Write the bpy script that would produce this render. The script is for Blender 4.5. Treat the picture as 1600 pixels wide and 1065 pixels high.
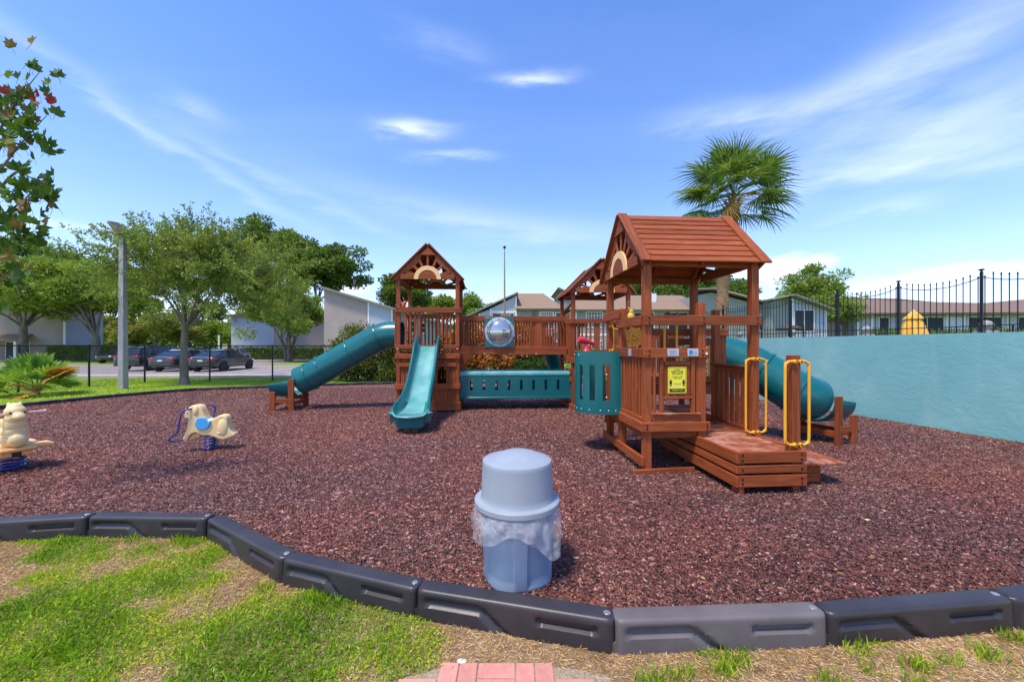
import bpy, math, random
import numpy as np
from mathutils import Vector, Matrix, Euler
R = math.radians; PI = math.pi
random.seed(7); rng = np.random.default_rng(7)
for o in list(bpy.data.objects): bpy.data.objects.remove(o)
S = bpy.context.scene; COL = S.collection
# ---------------------------------------------------------------- camera
cam = bpy.data.cameras.new('camera'); cam.sensor_width = 36; cam.lens = 13.5
cam.shift_y = 0.0053; cam.clip_start = 0.05; cam.clip_end = 3000
co = bpy.data.objects.new('camera', cam); COL.objects.link(co)
co.location = (0, 0, 1.62); co.rotation_euler = (R(90), 0, 0); S.camera = co
# ---------------------------------------------------------------- light
SUN_EL, SUN_AZ = 66, 222      # azimuth clockwise from +Y: the sun stands high behind the camera's left shoulder
sd = Vector((math.sin(R(SUN_AZ))*math.cos(R(SUN_EL)), math.cos(R(SUN_AZ))*math.cos(R(SUN_EL)), math.sin(R(SUN_EL))))
sun = bpy.data.lights.new('sun', 'SUN'); sun.energy = 2.6; sun.angle = R(9); sun.color = (1, .89, .72)
so = bpy.data.objects.new('sun', sun); COL.objects.link(so); so.rotation_euler = sd.to_track_quat('Z', 'Y').to_euler(); so.location = (20, -20, 40)
S.view_settings.view_transform = 'Standard'; S.view_settings.look = 'None'
S.view_settings.exposure = 0.98; S.view_settings.gamma = 1; S.view_settings.use_curve_mapping = False
W = bpy.data.worlds.new('World'); S.world = W; W.use_nodes = True
def build_world():
    nt = W.node_tree; N = nt.nodes; L = nt.links; N.clear()
    out = N.new('ShaderNodeOutputWorld'); bg = N.new('ShaderNodeBackground'); L.new(bg.outputs[0], out.inputs[0])
    sky = N.new('ShaderNodeTexSky'); sky.sky_type = 'NISHITA'; sky.sun_disc = False
    sky.sun_elevation = R(SUN_EL); sky.sun_rotation = R(SUN_AZ); sky.air_density = 1.0; sky.dust_density = .6; sky.ozone_density = 2.2
    bg.inputs[1].default_value = .14
    def mth(op, a, b=None, c=None, clamp=False):
        n = N.new('ShaderNodeMath'); n.operation = op; n.use_clamp = clamp
        for i, v in enumerate((a, b, c)):
            if v is None: continue
            if isinstance(v, (int, float)): n.inputs[i].default_value = v
            else: L.new(v, n.inputs[i])
        return n.outputs[0]
    tc = N.new('ShaderNodeTexCoord'); sx = N.new('ShaderNodeSeparateXYZ'); L.new(tc.outputs['Generated'], sx.inputs[0])
    x, y, z = sx.outputs
    az = mth('ARCTAN2', x, y); el = mth('ARCSINE', z)
    hs = N.new('ShaderNodeHueSaturation'); hs.inputs['Saturation'].default_value = 1.22; hs.inputs['Value'].default_value = 1.0
    L.new(sky.outputs[0], hs.inputs['Color'])
    tint = N.new('ShaderNodeMix'); tint.data_type = 'RGBA'; tint.blend_type = 'MULTIPLY'; tint.inputs[0].default_value = 1
    L.new(hs.outputs[0], tint.inputs[6]); tint.inputs[7].default_value = (.90, .90, 1.10, 1)
    base = tint.outputs[2]
    # wispy noise over the cloud plane
    den = mth('ADD', mth('MAXIMUM', z, 0.0), .12)
    cb = N.new('ShaderNodeCombineXYZ'); L.new(mth('DIVIDE', x, den), cb.inputs[0]); L.new(mth('DIVIDE', y, den), cb.inputs[1])
    mp = N.new('ShaderNodeMapping'); mp.inputs['Rotation'].default_value = (0, 0, R(-28)); mp.inputs['Scale'].default_value = (.55, 2.2, 1)
    L.new(cb.outputs[0], mp.inputs[0])
    nz = N.new('ShaderNodeTexNoise'); nz.inputs['Scale'].default_value = 1.1; nz.inputs['Detail'].default_value = 7; nz.inputs['Roughness'].default_value = .55; nz.inputs['Distortion'].default_value = .7
    L.new(mp.outputs[0], nz.inputs['Vector'])
    cir = mth('MULTIPLY', mth('SUBTRACT', nz.outputs[0], .47), 1.5, clamp=True)
    # detail noise on direction for the single wisps
    n2 = N.new('ShaderNodeTexNoise'); n2.inputs['Scale'].default_value = 5; n2.inputs['Detail'].default_value = 6; n2.inputs['Roughness'].default_value = .6
    mp2 = N.new('ShaderNodeMapping'); mp2.inputs['Scale'].default_value = (1.1, 1.1, 5.0); L.new(tc.outputs['Generated'], mp2.inputs[0]); L.new(mp2.outputs[0], n2.inputs['Vector'])
    wob = mth('SUBTRACT', n2.outputs[0], .5)
    tot = mth('MULTIPLY', cir, .09)
    def A(px): return math.atan((px-800)/600)
    def E(px, py): return math.atan((541-py)/math.hypot(600, px-800))
    blobs = [(230, 200, .30, .014, -24, .30), (470, 300, .26, .014, -18, .2), (645, 200, .085, .014, 4, .85), (835, 122, .085, .011, 0, .85), (715, 243, .08, .010, 2, .6), (620, 196, .05, .008, 10, .5),
             (1150, 178, .13, .026, -8, .42), (1260, 165, .14, .03, 12, .25), (1480, 200, .20, .055, 8, .42), (1420, 255, .17, .022, -2, .36), (1440, 100, .20, .06, 28, .22), (1560, 262, .12, .018, 0, .35),
             (1375, 328, .06, .012, 0, .5), (100, 356, .09, .012, 2, .5), (780, 350, .40, .035, -8, .30), (300, 170, .05, .02, -5, .35), (700, 70, .10, .02, -8, .25), (1500, 60, .20, .04, 10, .18),
             (1215, 425, .05, .026, 0, 1.3), (1275, 412, .034, .013, 0, 1.1), (1150, 430, .05, .02, 0, 1.0), (545, 447, .05, .02, 0, 1.1), (690, 462, .06, .015, 0, .7), (1440, 440, .12, .02, 0, .8), (1590, 420, .05, .014, 0, .5)]
    for (px, py, a, b, rot, st) in blobs:
        a0, e0 = A(px), E(px, py); c, s = math.cos(R(rot)), math.sin(R(rot))
        da = mth('ADD', mth('SUBTRACT', az, a0), mth('MULTIPLY', wob, .10)); de = mth('ADD', mth('SUBTRACT', el, e0), mth('MULTIPLY', wob, .06))
        u = mth('DIVIDE', mth('ADD', mth('MULTIPLY', da, c), mth('MULTIPLY', de, s)), a)
        v = mth('DIVIDE', mth('SUBTRACT', mth('MULTIPLY', de, c), mth('MULTIPLY', da, s)), b)
        r2 = mth('ADD', mth('MULTIPLY', u, u), mth('MULTIPLY', v, v))
        g = mth('MULTIPLY', mth('EXPONENT', mth('MULTIPLY', r2, -1.0)), st*.9)
        if py < 400: g = mth('MULTIPLY', g, mth('MULTIPLY', mth('SUBTRACT', n2.outputs[0], .22), 2.2, clamp=True))
        else: g = mth('MULTIPLY', mth('SUBTRACT', g, .22), 1.2, clamp=True)
        tot = mth('ADD', tot, g)
    hz = mth('MULTIPLY', mth('EXPONENT', mth('MULTIPLY', mth('MAXIMUM', el, 0.0), -4.5)), .42)
    tot = mth('ADD', tot, hz)
    tot = mth('MINIMUM', mth('MULTIPLY', tot, .86), .9)
    mx = N.new('ShaderNodeMix'); mx.data_type = 'RGBA'; L.new(tot, mx.inputs[0]); L.new(base, mx.inputs[6]); mx.inputs[7].default_value = (5.0, 5.35, 6.3, 1)
    L.new(mx.outputs[2], bg.inputs[0])
build_world()
# ---------------------------------------------------------------- materials
def mat(name): 
    m = bpy.data.materials.new(name); m.use_nodes = True; return m, m.node_tree.nodes, m.node_tree.links, m.node_tree.nodes['Principled BSDF']
def ramp(N, cols):
    r = N.new('ShaderNodeValToRGB'); e = r.color_ramp.elements
    while len(e) < len(cols): e.new(.5)
    for k, (p, c) in enumerate(cols): e[k].position = p; e[k].color = (*c, 1)
    return r
def noise_mat(name, cols, scale=5, detail=4, rough=.8, bump=0, bscale=None, vec='Object', mscale=(1, 1, 1), spec=.3, metal=0, nrough=.6, dist=.02, objrand=0):
    m, N, L, P = mat(name)
    tc = N.new('ShaderNodeTexCoord'); mp = N.new('ShaderNodeMapping'); mp.inputs['Scale'].default_value = mscale
    L.new(tc.outputs[vec], mp.inputs[0])
    n = N.new('ShaderNodeTexNoise'); n.inputs['Scale'].default_value = scale; n.inputs['Detail'].default_value = detail; n.inputs['Roughness'].default_value = nrough
    L.new(mp.outputs[0], n.inputs['Vector'])
    r = ramp(N, cols); L.new(n.outputs[0], r.inputs[0]); c = r.outputs[0]
    if objrand:
        oi = N.new('ShaderNodeObjectInfo'); mr = N.new('ShaderNodeMapRange'); mr.inputs[3].default_value = 1-objrand; mr.inputs[4].default_value = 1+objrand; L.new(oi.outputs['Random'], mr.inputs[0])
        mu = N.new('ShaderNodeVectorMath'); mu.operation = 'SCALE'; L.new(c, mu.inputs[0]); L.new(mr.outputs[0], mu.inputs['Scale']); c = mu.outputs[0]
    L.new(c, P.inputs['Base Color']); P.inputs['Roughness'].default_value = rough; P.inputs['Specular IOR Level'].default_value = spec; P.inputs['Metallic'].default_value = metal
    if bump:
        b = N.new('ShaderNodeBump'); b.inputs['Strength'].default_value = bump; b.inputs['Distance'].default_value = dist
        if bscale:
            n3 = N.new('ShaderNodeTexNoise'); n3.inputs['Scale'].default_value = bscale; n3.inputs['Detail'].default_value = 5; L.new(mp.outputs[0], n3.inputs['Vector']); L.new(n3.outputs[0], b.inputs['Height'])
        else: L.new(n.outputs[0], b.inputs['Height'])
        L.new(b.outputs[0], P.inputs['Normal'])
    return m
def flat(name, c, rough=.5, spec=.4, metal=0, var=.12, scale=6, coat=0):
    m = noise_mat(name, [(.3, tuple(k*(1-var) for k in c)), (.7, tuple(min(1, k*(1+var)) for k in c))], scale=scale, rough=rough, spec=spec, metal=metal)
    if coat: m.node_tree.nodes['Principled BSDF'].inputs['Coat Weight'].default_value = coat
    return m
def wood_mat():
    m, N, L, P = mat('stained_cedar')
    tc = N.new('ShaderNodeTexCoord'); oi = N.new('ShaderNodeObjectInfo')
    off = N.new('ShaderNodeVectorMath'); off.operation = 'ADD'; L.new(tc.outputs['Object'], off.inputs[0])
    sc = N.new('ShaderNodeVectorMath'); sc.operation = 'SCALE'; sc.inputs[0].default_value = (13, 7, 9); L.new(oi.outputs['Random'], sc.inputs['Scale']); L.new(sc.outputs[0], off.inputs[1])
    mp = N.new('ShaderNodeMapping'); mp.inputs['Scale'].default_value = (1.6, 26, 26); L.new(off.outputs[0], mp.inputs[0])
    n = N.new('ShaderNodeTexNoise'); n.inputs['Scale'].default_value = 1.6; n.inputs['Detail'].default_value = 6; n.inputs['Distortion'].default_value = .6; L.new(mp.outputs[0], n.inputs['Vector'])
    r = ramp(N, [(.25, (.155, .030, .007)), (.5, (.25, .057, .014)), (.78, (.36, .098, .030))]); L.new(n.outputs[0], r.inputs[0])
    # worn, sun-bleached blotches
    nb = N.new('ShaderNodeTexNoise'); nb.inputs['Scale'].default_value = 2.6; nb.inputs['Detail'].default_value = 7; nb.inputs['Roughness'].default_value = .7; L.new(off.outputs[0], nb.inputs['Vector'])
    rb = ramp(N, [(.55, (0, 0, 0)), (.75, (1, 1, 1))]); L.new(nb.outputs[0], rb.inputs[0])
    mf = N.new('ShaderNodeMath'); mf.operation = 'MULTIPLY'; L.new(rb.outputs[0], mf.inputs[0]); mf.inputs[1].default_value = .30
    mx = N.new('ShaderNodeMix'); mx.data_type = 'RGBA'; L.new(mf.outputs[0], mx.inputs[0]); L.new(r.outputs[0], mx.inputs[6]); mx.inputs[7].default_value = (.42, .15, .075, 1)
    mr = N.new('ShaderNodeMapRange'); mr.inputs[3].default_value = .82; mr.inputs[4].default_value = 1.18; L.new(oi.outputs['Random'], mr.inputs[0])
    mu = N.new('ShaderNodeVectorMath'); mu.operation = 'SCALE'; L.new(mx.outputs[2], mu.inputs[0]); L.new(mr.outputs[0], mu.inputs['Scale'])
    L.new(mu.outputs[0], P.inputs['Base Color']); P.inputs['Roughness'].default_value = .62; P.inputs['Specular IOR Level'].default_value = .3
    b = N.new('ShaderNodeBump'); b.inputs['Strength'].default_value = .35; b.inputs['Distance'].default_value = .004; L.new(n.outputs[0], b.inputs['Height']); L.new(b.outputs[0], P.inputs['Normal'])
    return m
WOOD = wood_mat()
def worn_wood():
    m = WOOD.copy(); m.name = 'worn_deck_cedar'; N = m.node_tree.nodes
    for n in N:
        if n.type == 'MIX': n.inputs[7].default_value = (.46, .27, .21, 1)
        if n.type == 'MATH' and n.operation == 'MULTIPLY': n.inputs[1].default_value = .85
        if n.type == 'VALTORGB' and n.color_ramp.elements[0].position > .5: n.color_ramp.elements[0].position = .44; n.color_ramp.elements[1].position = .62
    return m
WORN = worn_wood()
def plastic(name, c, c2=None, rough=.35):
    m = noise_mat(name, [(.3, c), (.75, c2 or tuple(k*1.12 for k in c))], scale=2.5, detail=6, rough=rough, spec=.5, bump=.05, bscale=180, dist=.001); return m
TEAL = plastic('teal_plastic', (.003, .105, .115), (.006, .135, .145), .27)
TEALW = plastic('worn_teal_plastic', (.05, .27, .275), (.20, .44, .43), .3)
YEL = plastic('yellow_bar', (.78, .36, .02), rough=.4)
ORG = plastic('orange_plastic', (.80, .33, .025), rough=.45)
PEACH = plastic('peach_plastic', (.82, .50, .22), rough=.5)
BLACKP = flat('black_paint', (.012, .013, .015), .5)
DARKP = flat('dark_print', (.02, .025, .02), .6)
SIGNY = flat('sign_yellow', (.85, .75, .05), .4, var=.04)
WHITE = flat('white_paint', (.75, .76, .76), .6, var=.05)
SILVER = flat('aluminium_plate', (.55, .56, .58), .35, metal=.4, var=.08)
BLUE = flat('blue_print', (.03, .22, .65), .4)
RED = plastic('red_plastic', (.62, .03, .06), rough=.35)
STEEL = flat('galvanised_steel', (.5, .5, .5), .4, metal=.8)
BOLT = flat('dark_bolt', (.03, .025, .025), .4, metal=.6)
SPRING = flat('blue_steel', (.012, .035, .24), .35, coat=.4)
CREAM = plastic('cream_plastic', (.84, .58, .26), (.88, .66, .34), .45)
CREAMO = plastic('orange_cream_plastic', (.82, .42, .14), rough=.5)
SADDLE = plastic('blue_plastic', (.06, .36, .72), (.10, .45, .80), .4)
CURB = noise_mat('black_recycled_plastic', [(.3, (.022, .020, .024)), (.7, (.040, .036, .041))], scale=3, detail=8, rough=.42, spec=.5, bump=.12, bscale=60, dist=.004)
CURBG = noise_mat('greyed_recycled_plastic', [(.3, (.095, .085, .088)), (.7, (.14, .125, .125))], scale=3, detail=8, rough=.5, spec=.4, bump=.12, bscale=60, dist=.004)
CAN = noise_mat('grey_can_plastic', [(.3, (.15, .22, .32)), (.7, (.20, .27, .37))], scale=3, detail=7, rough=.5, spec=.4)
LID = noise_mat('grey_lid_plastic', [(.3, (.25, .29, .345)), (.7, (.30, .345, .40))], scale=3, detail=7, rough=.5, spec=.4)
DARKM = flat('dark_iron', (.012, .018, .025), .45, metal=.3)
FENCEM = flat('black_vinyl_wire', (.012, .014, .016), .5)
CONC = noise_mat('weathered_concrete', [(.3, (.30, .29, .28)), (.7, (.42, .40, .39))], scale=4, detail=8, rough=.85, bump=.2, bscale=30)
BARK = noise_mat('grey_bark', [(.3, (.10, .075, .06)), (.7, (.24, .20, .17))], scale=4, detail=8, rough=.9, bump=.8, mscale=(1, 1, .35), dist=.04)
BARKL = noise_mat('pale_bark', [(.3, (.11, .085, .07)), (.7, (.25, .21, .175))], scale=5, detail=8, rough=.9, bump=.8, mscale=(1, 1, .35), dist=.03)
PALMB = noise_mat('palm_bark', [(.3, (.15, .085, .04)), (.55, (.30, .19, .10)), (.8, (.42, .30, .19))], scale=9, detail=6, rough=.95, bump=1, mscale=(1, 1, 2.4), dist=.05)
def wall_mat(name, c, plank=.2, strength=.5, var=.07):
    m, N, L, P = mat(name); tc = N.new('ShaderNodeTexCoord'); 
    n = N.new('ShaderNodeTexNoise'); n.inputs['Scale'].default_value = .8; n.inputs['Detail'].default_value = 8; L.new(tc.outputs['Object'], n.inputs['Vector'])
    r = ramp(N, [(.3, tuple(k*(1-var) for k in c)), (.7, tuple(k*(1+var) for k in c))]); L.new(n.outputs[0], r.inputs[0]); L.new(r.outputs[0], P.inputs['Base Color'])
    P.inputs['Roughness'].default_value = .8; P.inputs['Specular IOR Level'].default_value = .2
    sx = N.new('ShaderNodeSeparateXYZ'); L.new(tc.outputs['Object'], sx.inputs[0]); a = N.new('ShaderNodeMath'); a.operation = 'DIVIDE'; L.new(sx.outputs[2], a.inputs[0]); a.inputs[1].default_value = plank
    f = N.new('ShaderNodeMath'); f.operation = 'FRACT'; L.new(a.outputs[0], f.inputs[0])
    b = N.new('ShaderNodeBump'); b.inputs['Strength'].default_value = strength; b.inputs['Distance'].default_value = .03; b.invert = True; L.new(f.outputs[0], b.inputs['Height']); L.new(b.outputs[0], P.inputs['Normal'])
    return m
CLAPW = wall_mat('pale_blue_clapboard', (.37, .42, .48)); CLAPG = wall_mat('grey_green_siding', (.26, .29, .28)); TAN = wall_mat('tan_siding', (.33, .28, .25), 1.2, .15)
CLAPL = wall_mat('light_grey_siding', (.42, .44, .46)); TRIM = flat('white_trim', (.72, .73, .74), .6, var=.04)
SHING = noise_mat('brown_shingles', [(.3, (.19, .13, .09)), (.7, (.31, .225, .165))], scale=7, detail=8, rough=.95, nrough=.8, bump=.5, bscale=12, spec=.1)
SHINGD = noise_mat('dark_brown_shingles', [(.3, (.15, .105, .085)), (.7, (.24, .175, .145))], scale=7, detail=8, rough=.95, nrough=.8, bump=.5, bscale=12, spec=.1)
FASC = flat('grey_fascia', (.20, .19, .16), .8)
GLASS = noise_mat('dark_window_glass', [(.3, (.015, .02, .028)), (.7, (.04, .05, .06))], scale=1, rough=.06, spec=.6)
SCREEN = flat('dark_screen', (.018, .024, .032), .6)
def stucco_mat():
    m, N, L, P = mat('teal_stucco'); tc = N.new('ShaderNodeTexCoord')
    n = N.new('ShaderNodeTexNoise'); n.inputs['Scale'].default_value = .9; n.inputs['Detail'].default_value = 9; n.inputs['Roughness'].default_value = .65; L.new(tc.outputs['Object'], n.inputs['Vector'])
    r = ramp(N, [(.3, (.165, .40, .405)), (.55, (.20, .445, .445)), (.75, (.28, .51, .49))]); L.new(n.outputs[0], r.inputs[0])
    mp0 = N.new('ShaderNodeMapping'); mp0.inputs['Scale'].default_value = (1, 1.3, .12); L.new(tc.outputs['Object'], mp0.inputs[0])
    ns = N.new('ShaderNodeTexNoise'); ns.inputs['Scale'].default_value = 1.6; ns.inputs['Detail'].default_value = 5; L.new(mp0.outputs[0], ns.inputs['Vector'])
    rs = ramp(N, [(.60, (0, 0, 0)), (.74, (.5, .5, .5))]); L.new(ns.outputs[0], rs.inputs[0])
    mx = N.new('ShaderNodeMix'); mx.data_type = 'RGBA'; L.new(rs.outputs[0], mx.inputs[0]); L.new(r.outputs[0], mx.inputs[6]); mx.inputs[7].default_value = (.34, .52, .49, 1)
    L.new(mx.outputs[2], P.inputs['Base Color']); P.inputs['Roughness'].default_value = .85; P.inputs['Specular IOR Level'].default_value = .2
    mp = N.new('ShaderNodeMapping'); mp.inputs['Scale'].default_value = (1, 1, 1.5); L.new(tc.outputs['Object'], mp.inputs[0])
    n2 = N.new('ShaderNodeTexNoise'); n2.inputs['Scale'].default_value = 7; n2.inputs['Detail'].default_value = 5; n2.inputs['Distortion'].default_value = .9; L.new(mp.outputs[0], n2.inputs['Vector'])
    r2 = ramp(N, [(.40, (0, 0, 0)), (.55, (1, 1, 1))]); L.new(n2.outputs[0], r2.inputs[0])
    n4 = N.new('ShaderNodeTexNoise'); n4.inputs['Scale'].default_value = 30; n4.inputs['Detail'].default_value = 4; L.new(tc.outputs['Object'], n4.inputs['Vector'])
    ad = N.new('ShaderNodeMath'); ad.operation = 'MULTIPLY_ADD'; L.new(n4.outputs[0], ad.inputs[0]); ad.inputs[1].default_value = .45; L.new(r2.outputs[0], ad.inputs[2])
    b = N.new('ShaderNodeBump'); b.inputs['Strength'].default_value = .20; b.inputs['Distance'].default_value = .008; L.new(ad.outputs[0], b.inputs['Height']); L.new(b.outputs[0], P.inputs['Normal'])
    return m
STUCCO = stucco_mat()
def leaf_mat(name, cols, trans=.35, clump=.35, rough=.55, cscale=.9):
    m, N, L, P = mat(name); N.remove(P); out = [n for n in N if n.type == 'OUTPUT_MATERIAL'][0]
    at = N.new('ShaderNodeAttribute'); at.attribute_name = 'rnd'; tc = N.new('ShaderNodeTexCoord')
    n = N.new('ShaderNodeTexNoise'); n.inputs['Scale'].default_value = cscale; n.inputs['Detail'].default_value = 2; L.new(tc.outputs['Object'], n.inputs['Vector'])
    a = N.new('ShaderNodeMath'); a.operation = 'MULTIPLY_ADD'; L.new(n.outputs[0], a.inputs[0]); a.inputs[1].default_value = clump*3; a.inputs[2].default_value = -clump*1.5
    s = N.new('ShaderNodeMath'); s.operation = 'ADD'; s.use_clamp = True; L.new(at.outputs['Fac'], s.inputs[0]); L.new(a.outputs[0], s.inputs[1])
    r = ramp(N, cols); L.new(s.outputs[0], r.inputs[0])
    d = N.new('ShaderNodeBsdfPrincipled'); d.inputs['Roughness'].default_value = rough; d.inputs['Specular IOR Level'].default_value = .25; t = N.new('ShaderNodeBsdfTranslucent'); L.new(r.outputs[0], d.inputs['Base Color'])
    sc = N.new('ShaderNodeVectorMath'); sc.operation = 'MULTIPLY'; L.new(r.outputs[0], sc.inputs[0]); sc.inputs[1].default_value = (1.5, 1.35, .7); L.new(sc.outputs[0], t.inputs[0])
    mx = N.new('ShaderNodeMixShader'); mx.inputs[0].default_value = trans; L.new(d.outputs[0], mx.inputs[1]); L.new(t.outputs[0], mx.inputs[2]); L.new(mx.outputs[0], out.inputs[0])
    return m
LOAK = leaf_mat('oak_leaves', [(0, (.04, .085, .016)), (.5, (.10, .18, .028)), (1, (.22, .31, .045))])
LELM = leaf_mat('elm_leaves', [(0, (.09, .15, .03)), (.5, (.19, .27, .055)), (1, (.36, .42, .10))])
LBRI = leaf_mat('bright_leaves', [(0, (.085, .17, .025)), (.5, (.18, .28, .038)), (1, (.33, .41, .07))])
LYEL = leaf_mat('yellowish_leaves', [(0, (.10, .13, .02)), (.5, (.20, .23, .05)), (1, (.36, .36, .09))])
LHED = leaf_mat('hedge_leaves', [(0, (.025, .05, .012)), (.45, (.08, .12, .02)), (.8, (.18, .21, .035)), (1, (.30, .28, .05))], cscale=1.2)
LCRO = leaf_mat('croton_leaves', [(0, (.16, .07, .02)), (.3, (.52, .13, .05)), (.5, (.62, .27, .08)), (.7, (.60, .44, .07)), (1, (.42, .48, .07))], cscale=.7, clump=.5)
LFERN = leaf_mat('fern_leaves', [(0, (.02, .06, .015)), (1, (.09, .19, .03))])
LGRASS = leaf_mat('grass_blades', [(0, (.10, .20, .008)), (.45, (.20, .38, .012)), (.8, (.36, .50, .02)), (1, (.55, .52, .06))], clump=.25, cscale=2.5, rough=.5)
LFLOW = leaf_mat('pale_leaves', [(0, (.45, .38, .25)), (1, (.75, .70, .45))], clump=.1)
LSTRAW = leaf_mat('dry_straw', [(0, (.26, .13, .035)), (.5, (.55, .35, .13)), (1, (.78, .60, .34))], trans=.15, clump=.3, cscale=3)
LPALM = leaf_mat('palm_fronds', [(0, (.035, .085, .02)), (.6, (.10, .19, .04)), (1, (.21, .31, .08))], clump=.1)
LPALMY = leaf_mat('dry_fronds', [(0, (.30, .18, .04)), (1, (.52, .34, .09))], clump=.1)
LPMTO = leaf_mat('palmetto_fronds', [(0, (.10, .22, .03)), (1, (.26, .42, .08))], clump=.1)
LPMTOO = leaf_mat('orange_fronds', [(0, (.42, .14, .03)), (1, (.60, .30, .06))], clump=.1)
LMAP = leaf_mat('maple_leaves', [(0, (.045, .11, .012)), (1, (.12, .22, .03))], clump=.4, cscale=6)
LMAPO = leaf_mat('bronze_maple_leaves', [(0, (.13, .10, .02)), (1, (.24, .15, .04))], clump=.3)
LMAPR = leaf_mat('red_maple_leaves', [(0, (.28, .04, .03)), (1, (.40, .07, .04))], clump=.3)
MCHIP = noise_mat('rubber_mulch', [(0, (.02, .02, .02)), (1, (.02, .02, .02))])
def chip_mat():
    m, N, L, P = mat('mulch_chips'); at = N.new('ShaderNodeAttribute'); at.attribute_name = 'rnd'
    tc = N.new('ShaderNodeTexCoord'); n = N.new('ShaderNodeTexNoise'); n.inputs['Scale'].default_value = .35; n.inputs['Detail'].default_value = 4; L.new(tc.outputs['Object'], n.inputs['Vector'])
    r = ramp(N, [(0, (.030, .013, .014)), (.3, (.080, .027, .025)), (.6, (.140, .048, .030)), (.90, (.205, .082, .053)), (.98, (.30, .17, .12)), (1, (.52, .39, .31))]); L.new(at.outputs['Fac'], r.inputs[0])
    rt = ramp(N, [(.35, (.80, .98, 1.05)), (.65, (1.05, .98, .85))]); L.new(n.outputs[0], rt.inputs[0])
    mx = N.new('ShaderNodeMix'); mx.data_type = 'RGBA'; mx.blend_type = 'MULTIPLY'; mx.inputs[0].default_value = 1; L.new(r.outputs[0], mx.inputs[6]); L.new(rt.outputs[0], mx.inputs[7])
    L.new(mx.outputs[2], P.inputs['Base Color']); P.inputs['Roughness'].default_value = .55; P.inputs['Specular IOR Level'].default_value = .35
    return m
CHIP = chip_mat()
def bed_mat():
    m, N, L, P = mat('mulch_bed_surface'); tc = N.new('ShaderNodeTexCoord')
    v = N.new('ShaderNodeTexVoronoi'); v.inputs['Scale'].default_value = 34; v.inputs['Randomness'].default_value = 1; L.new(tc.outputs['Object'], v.inputs['Vector'])
    sx = N.new('ShaderNodeSeparateColor'); L.new(v.outputs['Color'], sx.inputs[0])
    r = ramp(N, [(0, (.030, .013, .014)), (.3, (.080, .027, .025)), (.6, (.17, .055, .045)), (.88, (.28, .115, .095)), (1, (.50, .32, .27))]); L.new(sx.outputs[0], r.inputs[0])
    n = N.new('ShaderNodeTexNoise'); n.inputs['Scale'].default_value = .35; n.inputs['Detail'].default_value = 4; L.new(tc.outputs['Object'], n.inputs['Vector'])
    rt = ramp(N, [(.35, (.95, .95, 1.1)), (.65, (1.2, .95, .85))]); L.new(n.outputs[0], rt.inputs[0])
    mx = N.new('ShaderNodeMix'); mx.data_type = 'RGBA'; mx.blend_type = 'MULTIPLY'; mx.inputs[0].default_value = 1; L.new(r.outputs[0], mx.inputs[6]); L.new(rt.outputs[0], mx.inputs[7])
    L.new(mx.outputs[2], P.inputs['Base Color']); P.inputs['Roughness'].default_value = .85
    b = N.new('ShaderNodeBump'); b.inputs['Strength'].default_value = .8; b.inputs['Distance'].default_value = .03; L.new(v.outputs['Distance'], b.inputs['Height']); L.new(b.outputs[0], P.inputs['Normal'])
    return m
BED = bed_mat()
GRND = noise_mat('dry_soil', [(.25, (.11, .075, .05)), (.5, (.24, .17, .11)), (.75, (.40, .31, .21))], scale=9, detail=12, rough=.95, nrough=.75, bump=.8, bscale=60, dist=.02)
LAWN = noise_mat('lawn_grass', [(.25, (.10, .17, .02)), (.5, (.20, .30, .03)), (.75, (.33, .40, .06))], scale=2.2, detail=12, rough=.9, nrough=.8, bump=.6, bscale=25, dist=.04)
ASPH = noise_mat('worn_asphalt', [(.3, (.25, .22, .215)), (.7, (.36, .32, .31))], scale=1.2, detail=12, rough=.9, nrough=.75, bump=.2, bscale=40)
PAVE = noise_mat('pale_concrete', [(.3, (.45, .40, .37)), (.7, (.58, .52, .49))], scale=1.2, detail=12, rough=.9, nrough=.7)
PAINT = flat('road_paint', (.7, .7, .68), .7)
BRICK = noise_mat('pink_red_brick', [(.3, (.47, .18, .145)), (.6, (.58, .27, .22)), (.8, (.66, .40, .32))], scale=14, detail=10, rough=.9, nrough=.8, bump=.4, bscale=90, dist=.004, vec='Object', objrand=.1)
SAND = noise_mat('joint_sand', [(.3, (.20, .15, .10)), (.7, (.42, .34, .24))], scale=60, detail=6, rough=.95, bump=.5)
def bag_mat():
    m, N, L, P = mat('clear_bin_liner'); N.remove(P); out = [n for n in N if n.type == 'OUTPUT_MATERIAL'][0]
    g = N.new('ShaderNodeBsdfPrincipled'); g.inputs['Base Color'].default_value = (.72, .74, .78, 1); g.inputs['Roughness'].default_value = .28; g.inputs['Specular IOR Level'].default_value = .7
    t = N.new('ShaderNodeBsdfTransparent'); tc = N.new('ShaderNodeTexCoord'); n = N.new('ShaderNodeTexNoise'); n.inputs['Scale'].default_value = 12; n.inputs['Detail'].default_value = 5; n.inputs['Distortion'].default_value = 1; L.new(tc.outputs['Object'], n.inputs['Vector'])
    r = ramp(N, [(.35, (.15,)*3), (.75, (.46,)*3)]); L.new(n.outputs[0], r.inputs[0]); mx = N.new('ShaderNodeMixShader'); L.new(r.outputs[0], mx.inputs[0]); L.new(t.outputs[0], mx.inputs[1]); L.new(g.outputs[0], mx.inputs[2]); L.new(mx.outputs[0], out.inputs[0])
    b = N.new('ShaderNodeBump'); b.inputs['Strength'].default_value = .6; b.inputs['Distance'].default_value = .01; L.new(n.outputs[0], b.inputs['Height']); L.new(b.outputs[0], g.inputs['Normal'])
    return m
BAG = bag_mat()
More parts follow.
